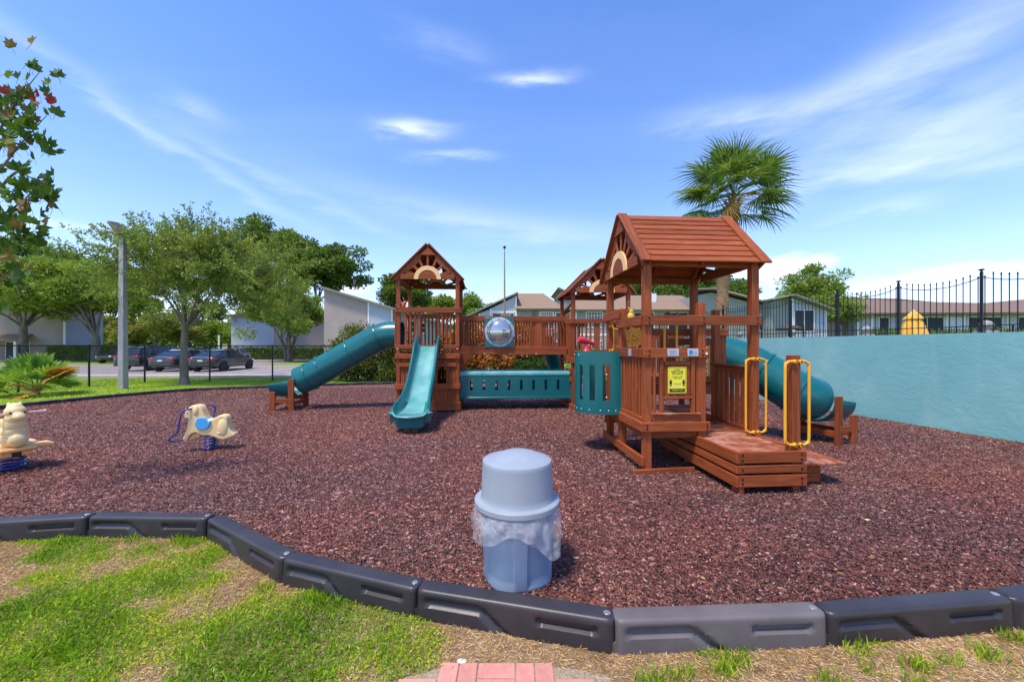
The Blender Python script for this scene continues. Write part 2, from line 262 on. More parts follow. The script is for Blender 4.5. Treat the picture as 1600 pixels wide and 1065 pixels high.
def dome_mat():
    m, N, L, P = mat('clear_dome'); P.inputs['Base Color'].default_value = (.8, .78, .76, 1); P.inputs['Roughness'].default_value = .06; P.inputs['Metallic'].default_value = .75; out = [n for n in N if n.type == 'OUTPUT_MATERIAL'][0]
    t = N.new('ShaderNodeBsdfTransparent'); mx = N.new('ShaderNodeMixShader'); mx.inputs[0].default_value = .62; L.new(t.outputs[0], mx.inputs[1]); L.new(P.outputs[0], mx.inputs[2]); L.new(mx.outputs[0], out.inputs[0]); return m
DOME = dome_mat()
# ---------------------------------------------------------------- mesh helpers
FR = {}          # matrix of every part inside its thing's frame
def link(name, me, parent=None, m=None, label=None):
    o = bpy.data.objects.new(name, me); COL.objects.link(o)
    m = m if m is not None else Matrix.Identity(4)
    if parent is not None:
        o.parent = parent; pm = FR.get(parent.name)
        o.matrix_basis = (pm.inverted() @ m) if pm is not None else m
        FR[o.name] = m.copy()
    else: o.matrix_basis = m
    if label: o['label'] = label
    return o
def thing(name, label, cat, loc=(0, 0, 0), rz=0, group=None):
    o = bpy.data.objects.new(name, None); COL.objects.link(o); o.location = loc; o.rotation_euler = (0, 0, rz); o.empty_display_size = .2
    o['label'] = label; o['category'] = cat
    if group: o['group'] = group
    return o
def tag(o, label, cat, group=None, kind=None):
    o['label'] = label; o['category'] = cat
    if group: o['group'] = group
    if kind: o['kind'] = kind
    return o
def struct(o): o['kind'] = 'structure'; return o
class MB:
    def __init__(s): s.v = []; s.f = []
    def add(s, vs, fs):
        b = len(s.v); s.v += [tuple(p) for p in vs]; s.f += [tuple(b+i for i in f) for f in fs]
    def box(s, x0, x1, y0, y1, z0, z1, m=None):
        vs = [Vector((x, y, z)) for x in (x0, x1) for y in (y0, y1) for z in (z0, z1)]
        if m: vs = [m @ p for p in vs]
        s.add(vs, [(0, 1, 3, 2), (4, 6, 7, 5), (0, 4, 5, 1), (2, 3, 7, 6), (0, 2, 6, 4), (1, 5, 7, 3)])
    def tube(s, pts, r, n=10, caps=True, close=False):
        pts = [Vector(p) for p in pts]; k = len(pts); rr = r if isinstance(r, (list, tuple)) else [r]*k
        up = None; rings = []
        for i, p in enumerate(pts):
            a = pts[i-1] if (i > 0 or close) else p; c = pts[(i+1) % k] if (i < k-1 or close) else p
            t = (c-a).normalized()
            if up is None: up = t.orthogonal().normalized()
            up = (up - t*up.dot(t)); up = up.normalized() if up.length > 1e-5 else t.orthogonal().normalized()
            w = t.cross(up)
            rings.append([p+(up*math.cos(q*2*PI/n)+w*math.sin(q*2*PI/n))*rr[i] for q in range(n)])
        b = len(s.v)
        for g in rings: s.v += [tuple(q) for q in g]
        for i in range(k if close else k-1):
            j = (i+1) % k
            for q in range(n): s.f.append((b+i*n+q, b+i*n+(q+1) % n, b+j*n+(q+1) % n, b+j*n+q))
        if caps and not close: s.f.append(tuple(b+q for q in range(n))[::-1]); s.f.append(tuple(b+(k-1)*n+q for q in range(n)))
    def lathe(s, prof, n=32, c=(0, 0, 0), fn=None, m=None):
        b = len(s.v)
        for (r, z) in prof:
            for q in range(n):
                a = 2*PI*q/n; rad = fn(r, z, a) if fn else r
                p = Vector((c[0]+rad*math.cos(a), c[1]+rad*math.sin(a), c[2]+z)); s.v.append(tuple(m @ p if m else p))
        for i in range(len(prof)-1):
            for q in range(n): s.f.append((b+i*n+q, b+i*n+(q+1) % n, b+(i+1)*n+(q+1) % n, b+(i+1)*n+q))
    def prism(s, poly, t0, t1, m=None):      # poly in (x,z), extruded along y
        k = len(poly); vs = [Vector((x, t0, z)) for x, z in poly]+[Vector((x, t1, z)) for x, z in poly]
        if m: vs = [m @ p for p in vs]
        s.add(vs, [tuple(range(k))]+[tuple(range(k, 2*k))[::-1]]+[(i, i+k, (i+1) % k+k, (i+1) % k) for i in range(k)])
    def ell(s, c, r, m=None, n=16, k=10):
        b = []
        for i in range(k+1):
            th = PI*i/k
            for q in range(n): b.append(Vector((c[0]+r[0]*math.sin(th)*math.cos(2*PI*q/n), c[1]+r[1]*math.sin(th)*math.sin(2*PI*q/n), c[2]+r[2]*math.cos(th))))
        if m: b = [m @ p for p in b]
        s.add(b, [(i*n+q, i*n+(q+1) % n, (i+1)*n+(q+1) % n, (i+1)*n+q) for i in range(k) for q in range(n)])
    def mesh(s, name, mt=None, smooth=False, sharp=35):
        me = bpy.data.meshes.new(name); me.from_pydata(s.v, [], s.f); me.validate()
        if mt: me.materials.append(mt)
        import bmesh
        bm = bmesh.new(); bm.from_mesh(me); bmesh.ops.remove_doubles(bm, verts=bm.verts, dist=1e-5); bmesh.ops.recalc_face_normals(bm, faces=bm.faces); bm.to_mesh(me); bm.free()
        if smooth: me.shade_smooth(); me.set_sharp_from_angle(angle=R(sharp))
        return me
    def build(s, name, mt, parent=None, smooth=False, sharp=35, label=None, bevel=0, m=None):
        o = link(name, s.mesh(name, mt, smooth, sharp), parent, m, label)
        if bevel:
            b = o.modifiers.new('bevel', 'BEVEL'); b.width = bevel; b.segments = 2; b.limit_method = 'ANGLE'; b.angle_limit = R(40)
            o.data.shade_smooth(); o.data.set_sharp_from_angle(angle=R(60)); b.harden_normals = False
        return o
_bc = {}
def each(mb, name, mt, parent):            # every box of the collector becomes an object of its own
    for i in range(0, len(mb.v), 8):
        q = MB(); q.v = mb.v[i:i+8]; q.f = [(0, 1, 3, 2), (4, 6, 7, 5), (0, 4, 5, 1), (2, 3, 7, 6), (0, 2, 6, 4), (1, 5, 7, 3)]; q.build(name, mt, parent)
def cbox_mesh(L, w, t, mt, c=.005):
    key = (round(L, 3), round(w, 3), round(t, 3), mt.name)
    if key in _bc: return _bc[key]
    h = (L/2, t/2, w/2); c = min(c, min(h)*.4); vs = []; idx = {}
    for sx in (-1, 1):
        for sy in (-1, 1):
            for sz in (-1, 1):
                for ax in range(3):
                    p = [sx*(h[0]-c), sy*(h[1]-c), sz*(h[2]-c)]; p[ax] = (sx, sy, sz)[ax]*h[ax]
                    idx[(sx, sy, sz, ax)] = len(vs); vs.append(p)
    fs = []
    for ax in range(3):
        o1, o2 = [a for a in range(3) if a != ax]
        for sg in (-1, 1):
            q = []
            for (a, b) in ((-1, -1), (1, -1), (1, 1), (-1, 1)):
                k = [0, 0, 0]; k[ax] = sg; k[o1] = a; k[o2] = b; q.append(idx[(*k, ax)])
            fs.append(q)
        for a in (-1, 1):
            for b in (-1, 1):
                k1 = [0, 0, 0]; k1[ax] = -1; k1[o1] = a; k1[o2] = b; k2 = list(k1); k2[ax] = 1
                fs.append([idx[(*k1, o1)], idx[(*k2, o1)], idx[(*k2, o2)], idx[(*k1, o2)]])
    for sx in (-1, 1):
        for sy in (-1, 1):
            for sz in (-1, 1): fs.append([idx[(sx, sy, sz, a)] for a in range(3)])
    mb = MB(); mb.add(vs, fs); me = mb.mesh('board', mt); _bc[key] = me; return me
def board(parent, name, p0, p1, w, t, up=(0, 0, 1), mt=None, label=None):
    p0, p1, up = Vector(p0), Vector(p1), Vector(up); x = (p1-p0); L = x.length; x.normalize()
    y = up.cross(x).normalized(); z = x.cross(y)
    m = Matrix(((x.x, y.x, z.x), (x.y, y.y, z.y), (x.z, y.z, z.z))).to_4x4(); m.translation = (p0+p1)/2
    return link(name, cbox_mesh(L, w, t, mt or WOOD), parent, m, label)
def smoothpath(pts, n=6):
    pts = [Vector(p) for p in pts]; out = []
    for i in range(len(pts)-1):
        p0 = pts[max(i-1, 0)]; p1 = pts[i]; p2 = pts[i+1]; p3 = pts[min(i+2, len(pts)-1)]
        for k in range(n):
            t = k/n; out.append(.5*((2*p1)+(p2-p0)*t+(2*p0-5*p1+4*p2-p3)*t*t+(3*p1-p0-3*p2+p3)*t**3))
    out.append(pts[-1]); return out
def npmesh(name, V, F, rnd, mt):            # V (n,3); F (m,k) all the same k; rnd (m,)
    me = bpy.data.meshes.new(name); k = F.shape[1]; m = len(F)
    me.vertices.add(len(V)); me.vertices.foreach_set('co', V.astype(np.float32).ravel())
    me.loops.add(m*k); me.loops.foreach_set('vertex_index', F.astype(np.int32).ravel())
    me.polygons.add(m); me.polygons.foreach_set('loop_start', np.arange(0, m*k, k, dtype=np.int32))
    me.update(calc_edges=True)
    if rnd is not None: a = me.attributes.new('rnd', 'FLOAT', 'FACE'); a.data.foreach_set('value', rnd.astype(np.float32))
    me.materials.append(mt); return me
def leafcards(P, ln, wd, D=None, droop=0, rnd=None, flat=0.0):
    n = len(P); 
    if D is None: D = rng.normal(size=(n, 3))
    D = D/np.linalg.norm(D, axis=1, keepdims=True)
    B = rng.normal(size=(n, 3)); 
    if flat: B[:, 2] *= (1-flat)
    B -= D*(B*D).sum(1, keepdims=True); B /= np.linalg.norm(B, axis=1, keepdims=True)
    s = rng.uniform(.7, 1.3, (n, 1)); ln = ln*s; wd = wd*s
    up = np.cross(D, B)
    V = np.stack([P, P+D*ln*.45+B*wd*.5+up*wd*.12, P+D*ln, P+D*ln*.5-B*wd*.5+up*wd*.12], 1).reshape(-1, 3)
    F = np.arange(4*n).reshape(n, 4); return V, F, (rnd if rnd is not None else rng.random(n))
_vg = rng.random((64, 64))
def vnoise(x, y, s):
    x = np.asarray(x)*s+31.7; y = np.asarray(y)*s+17.3; xi = np.floor(x).astype(int); yi = np.floor(y).astype(int); fx = x-xi; fy = y-yi
    fx = fx*fx*(3-2*fx); fy = fy*fy*(3-2*fy); g = lambda a, b: _vg[a % 64, b % 64]
    return (g(xi, yi)*(1-fx)+g(xi+1, yi)*fx)*(1-fy)+(g(xi, yi+1)*(1-fx)+g(xi+1, yi+1)*fx)*fy
def inpoly(x, y, poly):
    x = np.asarray(x); y = np.asarray(y); c = np.zeros(x.shape, bool); n = len(poly)
    for i in range(n):
        x0, y0 = poly[i]; x1, y1 = poly[(i+1) % n]
        if y0 == y1: continue
        c ^= ((y0 > y) != (y1 > y)) & (x < (x1-x0)*(y-y0)/(y1-y0)+x0)
    return c
# ================================================================ ground, lawn, parking
def sheet(name, poly, z, mt, cat=None, label=None):
    mb = MB(); mb.add([(x, y, z) for x, y in poly], [tuple(range(len(poly)))]); o = mb.build(name, mt); struct(o); return o
sheet('ground', [(-900, -300), (900, -300), (900, 1500), (-900, 1500)], -.084, LAWN)
J = [(-4.95, 3.24), (-3.79, 3.42), (-2.70, 3.39), (-1.65, 2.745), (-.605, 2.40), (.572, 2.12), (1.80, 2.175), (3.02, 2.30)]
LEFT = [(-13.3, 9.9), (-12.3, 7.6), (-11, 5.9), (-9.6, 4.7), (-8.2, 3.8), (-6.9, 3.3), (-6.1, 3.16)]
RIGHT = [(4.2, 2.5), (5.4, 2.75), (6.6, 3.05), (7.8, 3.4), (9.2, 3.8)]
FAR = [(6.55, 17.0), (3, 16.95), (-1, 16.9), (-4.9, 16.6), (-6.5, 16.25), (-9.0, 15.25), (-9.9, 14.95), (-11.7, 14.1), (-12.6, 12.6), (-13.05, 11), (-13.3, 9.9)]
BEDP = J+RIGHT+FAR+LEFT[1:]
def inset(poly, d):
    out = []; n = len(poly)
    for i in range(n):
        a, b, c = Vector(poly[i-1]), Vector(poly[i]), Vector(poly[(i+1) % n]); e = (b-a).normalized(); f = (c-b).normalized()
        nn = Vector((-e.y-f.y, e.x+f.x)).normalized(); out.append(tuple(b+nn*d))
    return out
BEDI = inset(BEDP, .06)
sheet('mulch_bed', BEDI, 0, BED)
soil = sheet('worn_soil', [(-6.2, -1.5), (7.5, -1.5), (7.5, 3.35)]+[(6.6, 3.1), (5.4, 2.8), (4.2, 2.55)]+[(x, y+.06) for x, y in J[::-1]]+[(-6.2, 3.2)], -.080, GRND)
sheet('car_park', [(-75, 21.0), (16, 21.5), (16, 31), (-9.5, 31), (-13.2, 31.5), (-17.5, 34), (-24, 36), (-24, 75), (-75, 75)], -.076, ASPH)
sheet('driveway_strip', [(-75, 21.0), (16, 21.5), (16, 23.4), (-75, 23.2)], -.072, PAVE)
sheet('grass_island', [(-75, 33.5), (-29.3, 33.5), (-31, 46), (-75, 46)], -.066, LAWN)
sheet('footpath', [(-13.3, 31.4), (-11.8, 31.2), (-17.0, 52), (-18.6, 52)], -.070, PAVE)
mb = MB()
for x in (-27.4, -24.8, -22.2, -19.55, -16.9, -14.3): mb.add([(x, 24.2, -.071), (x+.10, 24.2, -.071), (x-.25, 29.6, -.071), (x-.35, 29.6, -.071)], [(0, 1, 2, 3)])
struct(mb.build('parking_lines', PAINT))
mb = MB(); mb.box(-75, -29.2, 33.38, 33.5, -.08, .04); mb.box(-75, 16, 20.85, 21.0, -.08, .03)
struct(mb.build('kerb', PAVE))
# ---------------------------------------------------------------- border timbers
CL, CH, CT = 1.165, .185, .125
def curb_mesh(mt, name):
    nx = 54; prof = []
    for k in range(13): prof.append(('f', 0, CH*(k/12)*.88))
    for k in range(1, 5): a = PI/2*k/4; prof.append(('t', .022*(1-math.cos(a)), CH*.88+.022*math.sin(a)))
    back = [('b', CT-y if s == 't' else CT, z) for s, y, z in prof][::-1]
    prof = prof+back
    def mask(u, w):                      # u along (0..1), w height (0..1)
        def slot(u0, u1, w0, w1):
            du = max(u0-u, u-u1, 0)*CL; dw = max(w0-w, w-w1, 0)*CH; return max(0, 1-math.hypot(du, dw)/.011)
        a = slot(.06, .335, .52, .70); b = slot(.64, .91, .50, .68)
        c0 = .335+(.70-w)*.20; d = abs(u-c0)*CL*.93 if w < .70 else 9; c = max(0, 1-max(0, d-.022)/.013)
        return min(1, max(a, b, c))
    vs = []; k = len(prof)
    for i in range(nx+1):
        u = i/nx; x = .006+u*(CL-.012); ed = min(u, 1-u)*CL; rnd = max(0, .03-ed)
        ins = .03-math.sqrt(max(0, .03**2-rnd**2)) if rnd else 0
        for s, y, z in prof:
            w = z/CH; m_ = mask(u, w)*.028 if s in 'fb' and w < .86 else 0
            yy = y
            if s == 'f' or (s == 't' and y < CT/2): yy = y+m_+ins*.7
            else: yy = y-m_-ins*.7
            if s == 'b' and y < CT*.999: yy = y-ins*.7
            vs.append((x, yy+(1-w)*-.006*(1 if y < CT/2 else -1), z-(ins*.25 if w > .8 else 0)))
    fs = [(i*k+q, (i+1)*k+q, (i+1)*k+q+1, i*k+q+1) for i in range(nx) for q in range(k-1)]
    fs += [tuple(range(k)), tuple(nx*k+q for q in range(k))[::-1], ]
    mb = MB(); mb.add(vs, fs)
    mb.box(-.045, .03, .012, CT-.012, 0, CH*.30)
    me = mb.mesh(name, mt, True, 50); return me
CMB, CMG = curb_mesh(CURB, 'border_timber_black'), curb_mesh(CURBG, 'border_timber_grey')
mbc = MB(); mbc.lathe([(0, .004), (.019, .004), (.024, 0), (.024, -.01)], 14); CAPM = mbc.mesh('stake_cap', STEEL, True)
def curb(a, b, label, grp, mt=None, cap=True, dark=False):
    a = Vector((*a, -.08)); d = Vector((b[0]-a.x, b[1]-a.y, 0)); o = link('border_timber', mt or CMB); o.location = a; o.rotation_euler = (0, 0, math.atan2(d.y, d.x)); o.scale = (d.length/CL, 1, 1)
    tag(o, label, 'garden border', grp)
    if cap: link('stake_cap', CAPM, o, Matrix.Translation((CL-.045, CT*.5, CH*.98)))
    return o
NEARL = ['black plastic border timber at the left edge of the photo in front of the mulch', 'black plastic border timber second from the left edge above the dry grass patch', 'short angled black border timber running down beside the brown straw patch',
         'black border timber in the lower left middle with green weeds growing against it', 'black border timber directly in front of the grey rubbish bin', 'faded grey border timber right of the rubbish bin, the palest of the border', 'black border timber at the lower right corner with grass tufts before it']
for i in range(7): curb(J[i], J[i+1], NEARL[i], 'near border timbers', CMG if i == 5 else CMB)
def resample(poly, step):
    pts = [Vector(p) for p in poly]; cum = [0]
    for a, b in zip(pts, pts[1:]): cum.append(cum[-1]+(b-a).length)
    n = max(1, round(cum[-1]/step)); out = []
    for k in range(n+1):
        d = cum[-1]*k/n; i = min(max(j for j in range(len(cum)) if cum[j] <= d+1e-9), len(pts)-2); out.append(tuple(pts[i].lerp(pts[i+1], (d-cum[i])/(cum[i+1]-cum[i]))))
    return out
pr = resample([J[-1]]+RIGHT, 1.18)
for i in range(len(pr)-1): curb(pr[i], pr[i+1], 'black border timber beyond the right edge of the picture', 'right border timbers', cap=i < 1)
pl = resample([J[0], (-6.1, 3.16)]+LEFT[::-1][1:], 1.18)
for i in range(len(pl)-1): curb(pl[i+1], pl[i], 'black border timber beyond the left edge of the picture', 'left border timbers', cap=False)
pf = resample(FAR, 1.18)
for i in range(len(pf)-1):
    x = pf[i][0]
    lb = 'thin black border timber at the far mulch edge behind the brown towers' if x > -3.6 else ('thin black border timber at the far mulch edge beneath the hedge' if x > -8.2 else 'thin black border timber at the far left mulch edge before the wire fence')
    curb(pf[i], pf[i+1], lb, 'far border timbers '+('behind the towers' if x > -3.6 else 'below the hedge' if x > -8.2 else 'by the fence'), cap=False)
# ---------------------------------------------------------------- mulch chips (nobody could count them)
def chips():
    N = 330000; y = 2.0+13*rng.random(N)**1.55; x = rng.uniform(-1, 1, N)*(1.45*y+1.0); ok = inpoly(x, y, inset(BEDP, .13)); x, y = x[ok], y[ok]; n = len(x)
    s = rng.uniform(.6, 1.25, n)*(1+.07*(y-2)); L_ = .0150*s; Wd = .0046*s; T = .0042*s
    a = rng.uniform(0, 2*PI, n); tl = rng.normal(0, .35, n); d = np.stack([np.cos(a)*np.cos(tl), np.sin(a)*np.cos(tl), np.sin(tl)], 1)
    b = np.stack([-np.sin(a), np.cos(a), np.zeros(n)], 1); rl = rng.uniform(-.9, .9, (n, 1)); u = np.cross(d, b); b2 = b*np.cos(rl)+u*np.sin(rl); u2 = np.cross(d, b2)
    z = rng.uniform(.001, .013, n)*(1+.05*y)+.012*(vnoise(x, y, 3.2)-.3)
    P = np.stack([x, y, z], 1); L_, Wd, T = L_[:, None], Wd[:, None], T[:, None]
    V = np.stack([P-d*L_*.6-b2*Wd, P+d*L_*.55-b2*Wd*.8, P+d*L_*.6+b2*Wd, P-d*L_*.5+b2*Wd*.9, P+u2*T*1.4+d*L_*.1], 1).reshape(-1, 3)
    q = (np.arange(n)*5)[:, None]; F = np.concatenate([q+np.array([[0, 1, 4]]), q+np.array([[1, 2, 4]]), q+np.array([[2, 3, 4]]), q+np.array([[3, 0, 4]])], 0)
    r = rng.random(n)**1.05; r = np.where(r < .96, np.clip(r+.30*(vnoise(x, y, .55)-.5)+.18*(vnoise(x, y, 2.1)-.5), 0, .955), r); r = np.tile(r, 4)
    o = link('mulch_chips', npmesh('mulch_chips', V, F, r, CHIP)); tag(o, 'reddish brown rubber mulch chips covering the playground bed', 'mulch', kind='stuff')
chips()
def litter():
    n = 240; y = 2.4+8*rng.random(n)**1.4; x = rng.uniform(-1.3, 1.3, n)*y; ok = inpoly(x, y, inset(BEDP, .2)); x, y = x[ok], y[ok]; n = len(x); D = rng.normal(size=(n, 3))*[1, 1, .12]
    V, F, r = leafcards(np.stack([x, y, np.full(n, .026)+.001*y], 1), np.full((n, 1), .042), np.full((n, 1), .013), D); o = link('leaf_litter', npmesh('leaf_litter', V, F, r, LSTRAW)); tag(o, 'dry fallen leaves and straw scattered over the mulch', 'leaf litter', kind='stuff')
litter()
# ---------------------------------------------------------------- foreground grass, straw
def dryness(x, y):
    d = .44-.60*(vnoise(x, y, 1.1)-.5)-1.0*(vnoise(x, y, 3.1)-.5)-.6*(vnoise(y+3, x, 7.3)-.5)
    for bx, by, br, st in ((-3.5, 2.75, .45, .5), (-2.75, 3.05, .5, .38), (-1.95, 3.0, .35, .3), (-1.8, 2.78, .22, .42), (-1.9, 2.45, .14, .3), (-2.0, 2.07, .16, .35), (-3.0, 2.4, .6, -.55), (-1.1, 2.15, .45, -.6), (-2.6, 1.95, .4, -.3), (-.6, 2.15, .25, .3), (-3.9, 3.15, .35, -.35), (-2.6, 2.65, .4, -.2), (-1.0, 2.42, .12, .35)):
        d = d+st*np.exp(-((x-bx)**2+(y-by)**2)/br**2)
    return d+.62*(1/(1+np.exp(-(x+.42)/.10)))
def grass():
    J2 = [(x, y) for x, y in J]; poly = [(-6.2, .3), (6, .3), (6, 2.9), (4.2, 2.5)]+J2[::-1]+[(-6.2, 3.2)]
    N = 420000; x = rng.uniform(-5.6, 4.6, N); y = rng.uniform(1.0, 3.45, N); keep = rng.random(N) < np.where(y < 1.75, .12, 1.0); x, y = x[keep], y[keep]
    ok = inpoly(x, y, poly) & ~((np.abs(x+.03) < .56) & (y < 2.06-.35*(x+.03)**2)); x, y = x[ok], y[ok]; d = dryness(x, y)+rng.normal(0, .13, len(x)); lush = d < .60; 
    P = np.stack([x, y, np.full(len(x), -.079)], 1)
    g = P[lush & (rng.random(len(x)) < .92)]; n = len(g); dd = (dryness(g[:, 0], g[:, 1]))
    D = rng.normal(size=(n, 3))*[1, 1, .5]; D[:, 2] = np.abs(D[:, 2])+.35; h = (np.clip(.034-.022*(dd-.2), .014, .05)*(.7+.7*vnoise(g[:, 0], g[:, 1], 6)))[:, None]
    g[:, 2] += rng.uniform(0, .018, n)
    r = np.clip(rng.random(n)*.7+.45*np.clip(dd, 0, .6)+.5*(vnoise(g[:, 0], g[:, 1], 2.3)-.5)+.2*(rng.random(n) < .06), 0, 1)
    V, F, r = leafcards(g, h*.75, np.full((n, 1), .0068), D, rnd=r)
    o = link('lawn_blades', npmesh('lawn_blades', V, F, r, LGRASS)); tag(o, 'short bright green grass and weeds growing in patches before the border', 'grass', kind='stuff')
    s = P[(~lush) | (rng.random(len(x)) < .28)]; s = s[rng.random(len(s)) < .75]; n = len(s); D = rng.normal(size=(n, 3))*[1, 1, .16]; D[:, 2] = np.abs(D[:, 2]); s[:, 2] += rng.uniform(0, .008, n)
    V, F, r = leafcards(s, np.full((n, 1), .034), np.full((n, 1), .0030), D); 
    o = link('straw_thatch', npmesh('straw_thatch', V, F, r, LSTRAW)); tag(o, 'dry yellow brown straw and dead grass lying among the green', 'dead grass', kind='stuff')
    # upright tufts on the right strip and against the border
    T = [(1.10, 2.0, 60), (1.22, 2.05, 30), (2.15, 2.02, 50), (2.35, 2.06, 26), (.72, 1.93, 60), (.86, 1.97, 40), (1.6, 1.93, 26), (2.6, 2.1, 40), (-2.9, 3.33, 30), (-3.3, 3.33, 22), (-2.75, 3.25, 26), (-1.72, 2.68, 34), (-1.35, 2.57, 40), (-1.25, 2.54, 24), (1.9, 2.12, 24), (2.9, 2.2, 30), (2.0, 1.9, 30), (-3.9, 3.3, 24), (3.1, 2.05, 40), (1.85, 2.0, 16)]
    PP = []; DD = []
    for tx, ty, k in T:
        a = rng.normal(0, .028, (k*2, 2)); PP.append(np.column_stack([tx+a[:, 0]*1.6, ty+a[:, 1], np.full(k*2, -.08)])); q = rng.normal(0, .45, (k*2, 3)); q[:, 2] = 1; DD.append(q)
    P2 = np.concatenate(PP); D2 = np.concatenate(DD); n = len(P2)
    V, F, r = leafcards(P2, np.full((n, 1), .072), np.full((n, 1), .0060), D2, rnd=rng.random(n)*.8+.1); o = link('grass_tufts', npmesh('grass_tufts', V, F, r, LGRASS)); tag(o, 'taller green grass tufts standing against the black border timbers', 'grass', kind='stuff')
    # sparse blades on the far lawn strip so it does not look flat
    N = 60000; x = rng.uniform(-21, 5, N); y = rng.uniform(9, 20.6, N); ok = ~inpoly(x, y, BEDP) & (x > -21) & (y < 20.6+.01*x); x, y = x[ok], y[ok]; n = len(x)
    D = rng.normal(size=(n, 3))*[1, 1, .4]; D[:, 2] = np.abs(D[:, 2])+.5
    V, F, r = leafcards(np.stack([x, y, np.full(n, -.08)], 1), np.full((n, 1), .06), np.full((n, 1), .022), D, rnd=np.clip(rng.random(n)*.6+.35, 0, 1)); o = link('verge_blades', npmesh('verge_blades', V, F, r, LGRASS)); tag(o, 'mown green grass verge between the mulch border and the wire fence', 'grass', kind='stuff')
grass()
# ---------------------------------------------------------------- brick path
bp = sheet('brick_path', [(-.56, .2), (.50, .2), (.50, 1.98), (.3, 2.03), (-.05, 2.06), (-.35, 2.04), (-.56, 1.97)], -.077, SAND)
mbk = MB(); bm_ = cbox_mesh(.196, .092, .03, BRICK, .004)
def brickat(x, y, rot):
    m = Matrix.Translation((x, y, -.069+random.uniform(-.002, .002))) @ Matrix.Rotation(R(90 if rot else 0)+random.uniform(-.012, .012), 4, 'Z') @ Matrix.Rotation(R(90), 4, 'X')
    return m
# basket weave: two lying, two standing, alternating; cut along the path's curved end
bb = cbox_mesh(.196, .05, .096, BRICK, .004)
for r_ in range(-1, 9):
    for c_ in range(6):
        x0 = -.58+c_*.2; y0 = 1.86-r_*.2
        for q in range(2):
            st = (r_+c_) % 2
            x, y = (x0+.05+q*.1, y0+.1) if st else (x0+.1, y0+.05+q*.1)
            lim = 2.075-.30*(x+.03)**2; hy = .1 if st else .05
            if y+hy > lim+.015 or abs(x+.03) > .55 or y < .25: continue
            m = Matrix.Translation((x, y, -.094+random.uniform(-.002, .002))) @ Matrix.Rotation(R(90) if st else 0, 4, 'Z') @ Matrix.Rotation(random.uniform(-.01, .01), 4, 'Z')
            link('brick', cbox_mesh(.194, .05, .094, BRICK, .004), bp, m)
mb = MB(); mb.ell((0, 0, 0), (.028, .016, .008), n=10, k=6)
for v in range(len(mb.v)): a = mb.v[v]; mb.v[v] = (a[0]+random.uniform(-.002, .002), a[1]+random.uniform(-.002, .002), a[2])
o = mb.build('pebble', flat('pale_stone', (.6, .55, .48), .8), smooth=True); o.location = (-.27, 2.065, -.07); tag(o, 'small pale pebble at the head of the brick path', 'stone')
# ================================================================ rubbish bin
def bin_():
    t = thing('rubbish_bin', 'grey blue round rubbish bin with domed lid standing behind the black border', 'rubbish bin', (.036, 2.735, 0))
    def fn(r, z, a):
        g = 0
        if .03 < z < .47:
            k = (a*5/(2*PI)+.18) % 1
            e = min(k, 1-k); g = .020*(1 if e > .14 else 0)*min(1, (z-.03)/.03, (.47-z)/.02)
        sq = (abs(math.cos(a-.35))**5+abs(math.sin(a-.35))**5)**-.2; r *= 1+(.45*max(0, 1-z/.46) if z < .46 else 0)*(sq-1)*.8
        return (r-g)*.985
    mb = MB(); mb.lathe([(0, 0), (.225, 0), (.236, .012), (.238, .03), (.239, .06)]+[(.239+.024*k/12, .06+.38*k/12) for k in range(1, 13)]+[(.264, .47), (.268, .49), (.282, .495), (.282, .535), (.25, .535), (.25, .5)], 96, fn=fn); mb.build('bin_body', CAN, t, True, 50)
    def fl(r, z, a):
        c = math.cos(a-R(100)); return r
    mb = MB(); prof = [(.262, .512), (.297, .512), (.301, .516), (.301, .546), (.296, .552), (.262, .554), (.257, .562), (.254, .60), (.246, .79), (.2455, .812), (.242, .820), (.236, .824)]
    mb.lathe(prof, 72)
    mb.lathe([(.236, .824), (.20, .834), (.15, .856), (.10, .872), (.0, .878)], 72, fn=lambda r, z, a: r*(1-.10*max(0, math.cos(a-R(150)))**2*(1 if r < .22 else 0)))
    mb.build('bin_lid', LID, t, True, 28)
    # liner: crumpled film hanging out under the lid
    n, k = 160, 16; vs = []; rs = random.Random(3); ph = [rs.uniform(0, 6.28) for _ in range(8)]
    for j in range(k+1):
        f = j/k
        for q in range(n):
            a = 2*PI*q/n; deg = math.degrees(a) % 360
            def bump(c, w): d = (deg-c+180) % 360-180; return math.exp(-(d/w)**2)
            drop = .150+.06*bump(215, 26)+.135*bump(316, 22)-.045*bump(268, 20)+.03*bump(20, 40)+.05*bump(120, 50)+.008*math.sin(9*a+ph[0])
            fold = (.009*math.sin(7*a+ph[1]+2.5*f)+.005*math.sin(17*a+ph[2]+3*f)+.0025*math.sin(31*a+ph[3]-2*f))*min(1, f*1.6)
            r = .283+.030*math.sin(min(1, f*1.3)*PI*.6)+fold+.02*f*bump(318, 25)+.012*f*bump(200, 25)
            vs.append((r*math.cos(a), r*math.sin(a), .515-drop*f))
    mb = MB(); mb.add(vs, [(j*n+q, j*n+(q+1) % n, (j+1)*n+(q+1) % n, (j+1)*n+q) for j in range(k) for q in range(n)])
    o = mb.build('bin_liner', BAG, None, True, 180); o.location = (.036, 2.735, 0); tag(o, 'crumpled clear plastic bin liner hanging out under the lid of the grey bin', 'plastic bag')
bin_()
